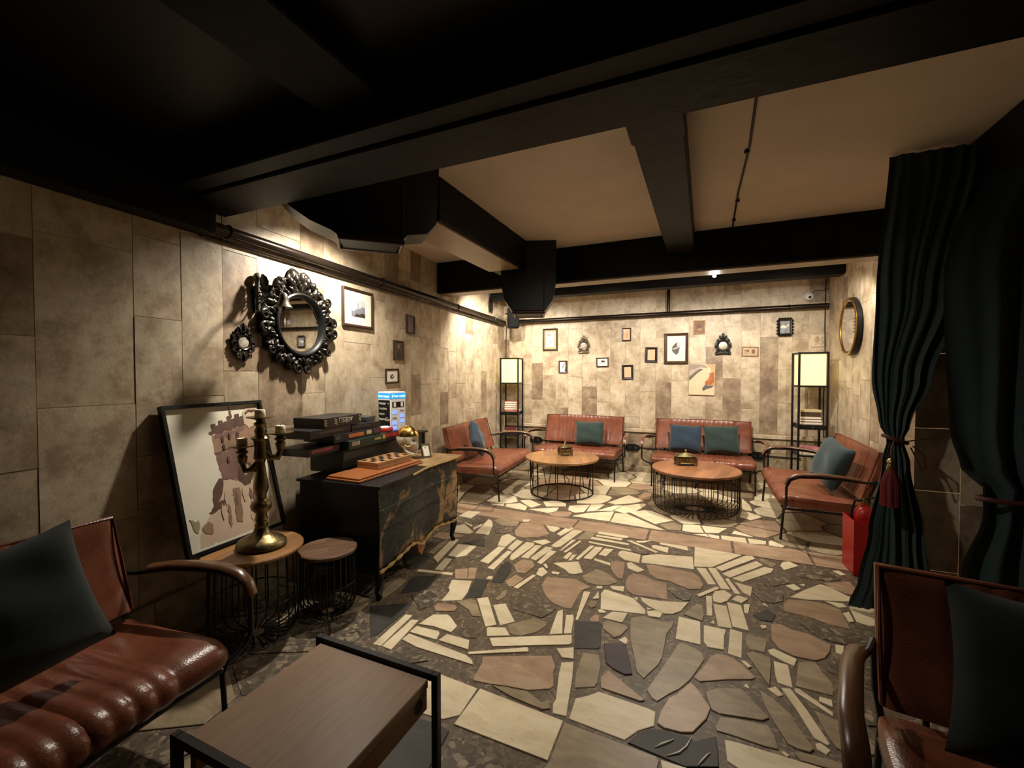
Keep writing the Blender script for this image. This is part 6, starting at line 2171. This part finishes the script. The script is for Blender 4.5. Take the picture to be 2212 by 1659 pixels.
# ------------------------------------------------------------------ SPEAKER
t = thing('wall_speaker', 'small black loudspeaker hung in the corner above the lit shelf lamp', 'speaker', (-2.77, 6.30, 2.20), R(38))
MB().bbox(-0.085, 0.085, -0.07, 0.07, 0.0, 0.33, 0.016).build('cabinet', BLACKPLASTIC, t)
MB().bbox(-0.072, 0.072, -0.076, -0.069, 0.015, 0.315, 0.006).build('grille', mat('speaker_mesh', C(12, 14, 14), 0.7, var=0.3, scale=90, bump=0.3, bscale=300, spec=0.1), t)
MB().tube([(-0.02, 0.07, 0.2), (-0.05, 0.13, 0.25), (-0.085, 0.16, 0.25)], 0.012, 8).build('bracket', BLACKMETAL, t, True)
MB().tube([(0, 0.02, 0.33), (0.01, 0.02, 0.4), (0.03, 0.03, 0.5), (0.03, 0.03, 0.6)], 0.004, 6).build('cable', BLACKPLASTIC, t)
p, r = onwall('left', 6.15, 2.56, 0.007)
t = thing('sconce_butterfly', 'small black double-leaf wall ornament high in the corner by the speaker', 'ornament', p, 0)
t.rotation_euler = (0, 0, r)
for s_ in (-1, 1):
    MB().plate([(s_ * 0.005, -0.1), (s_ * 0.05, -0.12), (s_ * 0.075, -0.04), (s_ * 0.065, 0.06), (s_ * 0.03, 0.12), (s_ * 0.005, 0.09)], -0.025, -0.008).build('wing', BLACKMETAL, t)
MB().tube([(0, -0.016, -0.12), (0, -0.02, 0.12)], 0.008, 8).build('stem', BLACKMETAL, t, True)
MB().tube([(0, 0, 0), (0, -0.016, 0)], 0.008, 8).build('mount', BLACKMETAL, t, True)

# dome camera
p, r = onwall('back', 1.22, 2.483, 0.007)
t = thing('dome_camera', 'white dome security camera high on the back wall', 'camera', p, 0)
MB().tube([(0, 0, 0), (0, -0.035, 0)], 0.055, 24).build('base', WHITEPLASTIC, t, True)
MB().ball((0, -0.045, -0.005), 0.048, 20, 14).build('dome', WHITEPLASTIC, t, True)
MB().ball((0.004, -0.08, -0.012), 0.019, 14, 10).build('lens', BLACKPLASTIC, t, True)
MB().tube([(0.03, -0.02, 0.03), (0.08, -0.01, 0.08), (0.15, -0.008, 0.07), (0.22, -0.008, 0.1)], 0.004, 6).build('cable', BLACKPLASTIC, t)

# ------------------------------------------------------------------ SOCKETS
for u, z, words in ((-2.55, 0.394, 'black oval double socket low on the wall near the speaker corner lamp'), (-0.988, 0.372, 'black oval double socket low on the wall between the two sofas'),
                    (0.66, 0.372, 'black oval double socket behind the arm of the two-cushion sofa')):
    p, r = onwall('back', u, z, 0.027)
    t = thing('wall_socket', words, 'socket', p, 0, 'black double sockets')
    MB().plate([(0.105 * math.copysign(abs(math.cos(a)) ** 0.7, math.cos(a)), 0.05 * math.copysign(abs(math.sin(a)) ** 0.7, math.sin(a))) for a in [2 * PI * k / 28 for k in range(28)]], -0.03, 0.0).build('plate', BLACKPLASTIC, t)
    for x in (-0.045, 0.045):
        MB().tube([(x, -0.029, 0), (x, -0.034, 0)], 0.03, 18).build('socket_face', mat('socket_face', C(34, 33, 33), 0.5), t)
    MB().tube([(0.1, -0.01, 0.005), (0.3, -0.012, 0.0), (0.5, -0.012, -0.005)], 0.008, 6).build('cord', BLACKPLASTIC, t)
p, r = onwall('back', -0.745, 0.563, 0.027)
t = thing('brass_socket', 'tiny brass socket plate beside the arm of the two-cushion sofa', 'socket', p, 0)
MB().bbox(-0.033, 0.033, -0.01, 0, -0.033, 0.033, 0.004).build('plate', BRASS, t)
MB().tube([(0, -0.009, 0), (0, -0.014, 0)], 0.018, 16).build('face', GILT, t)

# lamp cords up the corners
t = tag(MB().tube([(-3.08, 6.70, 1.70), (-3.085, 6.71, 2.0), (-3.08, 6.72, 2.31)], 0.006, 6).build('lamp_cord', BLACKPLASTIC), 'dark cord running up the corner from the lamp beneath the speaker', 'cord')
t = tag(MB().tube([(1.40, 6.735, 0.1), (1.41, 6.735, 0.6), (1.395, 6.735, 1.1), (1.41, 6.735, 1.6), (1.40, 6.735, 2.1), (1.405, 6.735, 2.78)], 0.007, 6).build('corner_cable', BLACKPLASTIC),
        'dark cable running down the wall corner next to the gold-rimmed mirror', 'cord')
# ceiling wire with knots
t = thing('ceiling_wire', 'thin black electric wire clipped across the plaster ceiling', 'wire')
MB().tube([(0.215, 1.77, 2.80), (0.21, 2.3, 2.803), (0.225, 2.9, 2.803), (0.21, 3.6, 2.803), (0.215, 4.43, 2.80)], 0.0065, 6).build('cable', BLACKPLASTIC, t)
for y in (2.22, 2.95, 3.75, 4.2):
    MB().lathe([(0.012, -0.02), (0.016, -0.012), (0.012, 0.0)], 10, (0.215, y, 2.8095)).build('insulator', BLACKPLASTIC, t)


# ------------------------------------------------------------------ SPOTLIGHT FIXTURES (the lights themselves are set at the top)
def fixture(p, aim, words, stem_top):
    t = thing('ceiling_spotlight', words, 'spotlight', p, 0, 'small ceiling spotlights')
    d = (Vector(aim) - Vector(p)).normalized()
    q = d.to_track_quat('-Z', 'Y').to_matrix()
    hd = MB()
    pr = [(0.018, 0.115), (0.03, 0.11), (0.04, 0.045), (0.045, 0.045)]
    hd.add([q @ Vector((r_ * math.cos(a), r_ * math.sin(a), z_)) for r_, z_ in pr for a in [2 * PI * k / 18 for k in range(18)]],
           [(i * 18 + k, i * 18 + (k + 1) % 18, (i + 1) * 18 + (k + 1) % 18, (i + 1) * 18 + k) for i in range(3) for k in range(18)] + [tuple(range(18))])
    hd.build('housing', BLACKPAINT, t, True)
    MB().tube([q @ Vector((0, 0, 0.1)), Vector((0, 0, stem_top - p[2])) + (q @ Vector((0, 0, 0.1))) * Vector((1, 1, 0))], 0.008, 8).build('stem', BLACKMETAL, t)
    MB().ball(q @ Vector((0, 0, 0.05)), 0.022, 14, 10).build('bulb', BULB, t, True)


fixture(SPOTS[0][0], SPOTS[0][2], 'spotlight aimed at the wall with the big carved mirror', CEIL)
fixture(SPOTS[1][0], SPOTS[1][2], 'spotlight aimed into the speaker corner', CEIL)
fixture(SPOTS[3][0], SPOTS[3][2], 'spotlight hidden behind the main beam, aimed at the floor', CEIL)
fixture(SPOTS[4][0], SPOTS[4][2], 'spotlight behind the far beam aimed at the middle of the picture wall', CEIL)
fixture(SPOTS[5][0], SPOTS[5][2], 'spotlight behind the far beam aimed at the corner with the security camera', CEIL)
fixture(SPOTS[6][0], SPOTS[6][2], 'spotlight right above the corner loudspeaker', CEIL)
fixture(SPOTS[7][0], SPOTS[7][2], 'added unseen spotlight behind the far beam that brightens the paved floor', CEIL)
t = thing('ceiling_spotlight', 'bare glowing bulb hanging between the two far beams', 'spotlight', SPOTS[2][0], 0, 'small ceiling spotlights')
MB().tube([(0, 0, 0.06), (0, 0, CEIL - SPOTS[2][0][2])], 0.006, 6).build('stem', BLACKMETAL, t)
MB().lathe([(0.014, 0.045), (0.016, 0.06), (0.016, 0.085), (0.006, 0.09)], 12).build('socket', BLACKMETAL, t, True)
MB().ball((0, 0, 0.046), (0.018, 0.018, 0.014), 14, 10).build('bulb', BULB, t, True)


# ------------------------------------------------------------------ CURTAINS
def interp(tab, z):
    for (a, *p), (b, *q) in zip(tab, tab[1:]):
        if a >= z >= b:
            f_ = (a - z) / (a - b)
            f_ = f_ * f_ * (3 - 2 * f_)
            return [x + (y - x) * f_ for x, y in zip(p, q)]
    return list(tab[-1][1:])


def curtain_mesh(tab, folds, y0, seed, nz=60, nx=90):
    """tab: (z, x left, x right, fold depth)"""
    ph = random.Random(seed).uniform(0, 6)
    zt, zb = tab[0][0], tab[-1][0]

    def fn(u, v):
        z = zt + (zb - zt) * v
        xl, xr, dp = interp(tab, z)
        uu = u + 0.05 * math.sin(u * 7 + ph) + 0.03 * math.sin(v * 6 + u * 9)
        w = (0.55 + 0.45 * math.sin(u * 5 + ph * 2 + v)) * math.sin(uu * folds * 2 * PI + ph) + 0.3 * math.sin(uu * folds * 5.3 * PI + 2 * v) * math.sin(u * 4 + v * 3)
        return (xl + (xr - xl) * u, y0 - dp * w * 0.7 + 0.02 * math.sin(v * 5), z)
    mb = MB()
    mb.grid(nx, nz, fn)
    mb.grid(nx, nz, lambda u, v: (lambda p_: (p_[0], p_[1] + 0.006, p_[2]))(fn(u, v)))
    return mb


t = thing('tied_curtain', 'dark green velvet curtain gathered with a tie beside the red stand', 'curtain')
curtain_mesh([(2.795, 1.01, 1.52, 0.045), (1.95, 0.965, 1.38, 0.055), (1.45, 0.95, 1.22, 0.055), (1.18, 0.985, 1.13, 0.045), (1.08, 1.025, 1.10, 0.03), (0.95, 1.0, 1.13, 0.045), (0.5, 0.935, 1.21, 0.055),
              (0.2, 0.89, 1.25, 0.06), (0.02, 0.84, 1.28, 0.07)], 5, 3.36, 3).build('cloth', CURTAIN, t, True, 80)
MB().tube([(1.06 + 0.055 * math.cos(a), 3.355 + 0.05 * math.sin(a), 1.085 - 0.02 * math.cos(a)) for a in [2 * PI * k / 24 for k in range(24)]], 0.012, 8, closed=True).build('tie_band', mat('maroon_cord', C(70, 20, 24), 0.6), t, True)
MB().tube([(1.115, 3.35, 1.075), (1.2, 3.40, 1.085), (1.30, 3.485, 1.09)], 0.004, 6).build('hook_wire', BRASS, t)
MB().tube([(1.14, 3.34, 1.05), (1.19, 3.34, 1.0), (1.20, 3.34, 0.93), (1.18, 3.34, 0.9), (1.165, 3.34, 0.96), (1.13, 3.34, 1.04)], 0.004, 6).build('cord_loop', MATS['maroon_cord'], t, True)
t = thing('straight_curtain', 'dark green velvet curtain hanging nearer than the tied one', 'curtain')
curtain_mesh([(2.45, 1.24, 1.85, 0.03), (2.15, 1.12, 1.82, 0.03), (2.0, 1.10, 1.8, 0.03), (1.2, 1.13, 1.72, 0.035), (1.0, 1.17, 1.70, 0.04), (0.93, 1.25, 1.66, 0.04), (0.8, 1.25, 1.62, 0.04), (0.5, 1.17, 1.7, 0.05), (0.02, 1.14, 1.75, 0.06)], 4, 2.88, 9).build('cloth', CURTAIN, t, True, 80)
MB().tube([(1.455 + 0.22 * math.cos(a), 2.88 + 0.06 * math.sin(a), 0.87) for a in [2 * PI * k / 24 for k in range(24)]], 0.012, 8, closed=True).build('tie_band', MATS['maroon_cord'], t, True)
t = tag(MB().tube([(1.03, 3.42, 2.79), (1.385, 3.42, 2.79)], 0.012, 10).build('curtain_rod', BLACKMETAL, None, True), 'black rod carrying the tied green curtain', 'curtain rod')

# tassel
t = thing('tassel', 'dark red tassel with a gold cap hanging from the curtain tie', 'tassel', (1.01, 3.245, 1.0), 0)
TAS = mat('maroon_fringe', C(104, 18, 20), 0.7, var=0.3, scale=60)
MB().tube([(0.035, 0.06, 0.085), (0.012, 0.02, 0.06), (0.0, 0.0, 0.03), (0, 0, -0.02)], 0.005, 6).build('cord', MATS['maroon_cord'], t, True)
MB().lathe([(0.02, -0.09), (0.024, -0.075), (0.016, -0.05), (0.022, -0.04), (0.018, -0.025), (0.006, -0.015)], 16).build('cap', BRASS, t, True)
mb = MB()
for k in range(40):
    a = 2 * PI * k / 40
    r1, r2 = 0.018, 0.042 + 0.004 * math.sin(k * 5)
    mb.tube([(r1 * math.cos(a), r1 * math.sin(a), -0.085), (r2 * math.cos(a), r2 * math.sin(a) * 0.8, -0.16), (r2 * math.cos(a + 0.1), r2 * math.sin(a + 0.1) * 0.8, -0.30)], 0.0045, 4)
mb.lathe([(0.034, -0.295), (0.038, -0.16), (0.016, -0.085)], 14)
o = mb.build('fringe', TAS, t, True)
o['kind'] = 'stuff'

# red fire stand + extinguisher
t = thing('fire_stand', 'red metal fire extinguisher stand on the floor by the tied curtain', 'stand', (1.10, 4.02, 0.007), R(4))
for (a, b, c, d) in ((-0.1, 0.1, -0.11, -0.105), (-0.1, 0.1, 0.105, 0.11), (-0.1, -0.095, -0.105, 0.105), (0.095, 0.1, -0.105, 0.105)):
    MB().bbox(a, b, c, d, 0.0, 0.40).build('side_plate', REDMETAL, t)
MB().bbox(-0.095, 0.095, -0.105, 0.105, 0.0, 0.01).build('base_plate', REDMETAL, t)
t = thing('fire_extinguisher', 'red fire extinguisher standing inside the red metal stand', 'fire extinguisher', (1.10, 4.02, 0.0175), 0)
MB().lathe([(0.06, 0.0), (0.068, 0.012), (0.068, 0.40), (0.062, 0.44), (0.04, 0.47), (0.02, 0.48), (0.02, 0.5)], 24).build('cylinder', REDMETAL, t, True)
MB().tube([(0, 0, 0.5), (0, 0, 0.53)], 0.016, 12).build('valve', BRASS, t, True)
MB().tube([(0.0, 0, 0.53), (0.05, 0, 0.545), (0.1, 0, 0.55)], 0.008, 8).build('lever', BLACKMETAL, t)
MB().tube([(-0.01, 0, 0.52), (-0.06, 0, 0.51), (-0.078, 0, 0.42), (-0.078, 0, 0.25)], 0.008, 8).build('hose', BLACKPLASTIC, t, True)
MB().lathe([(0.0685, 0.18), (0.0688, 0.19), (0.0688, 0.32), (0.0685, 0.33)], 24).build('paper_label', CREAM, t, True)
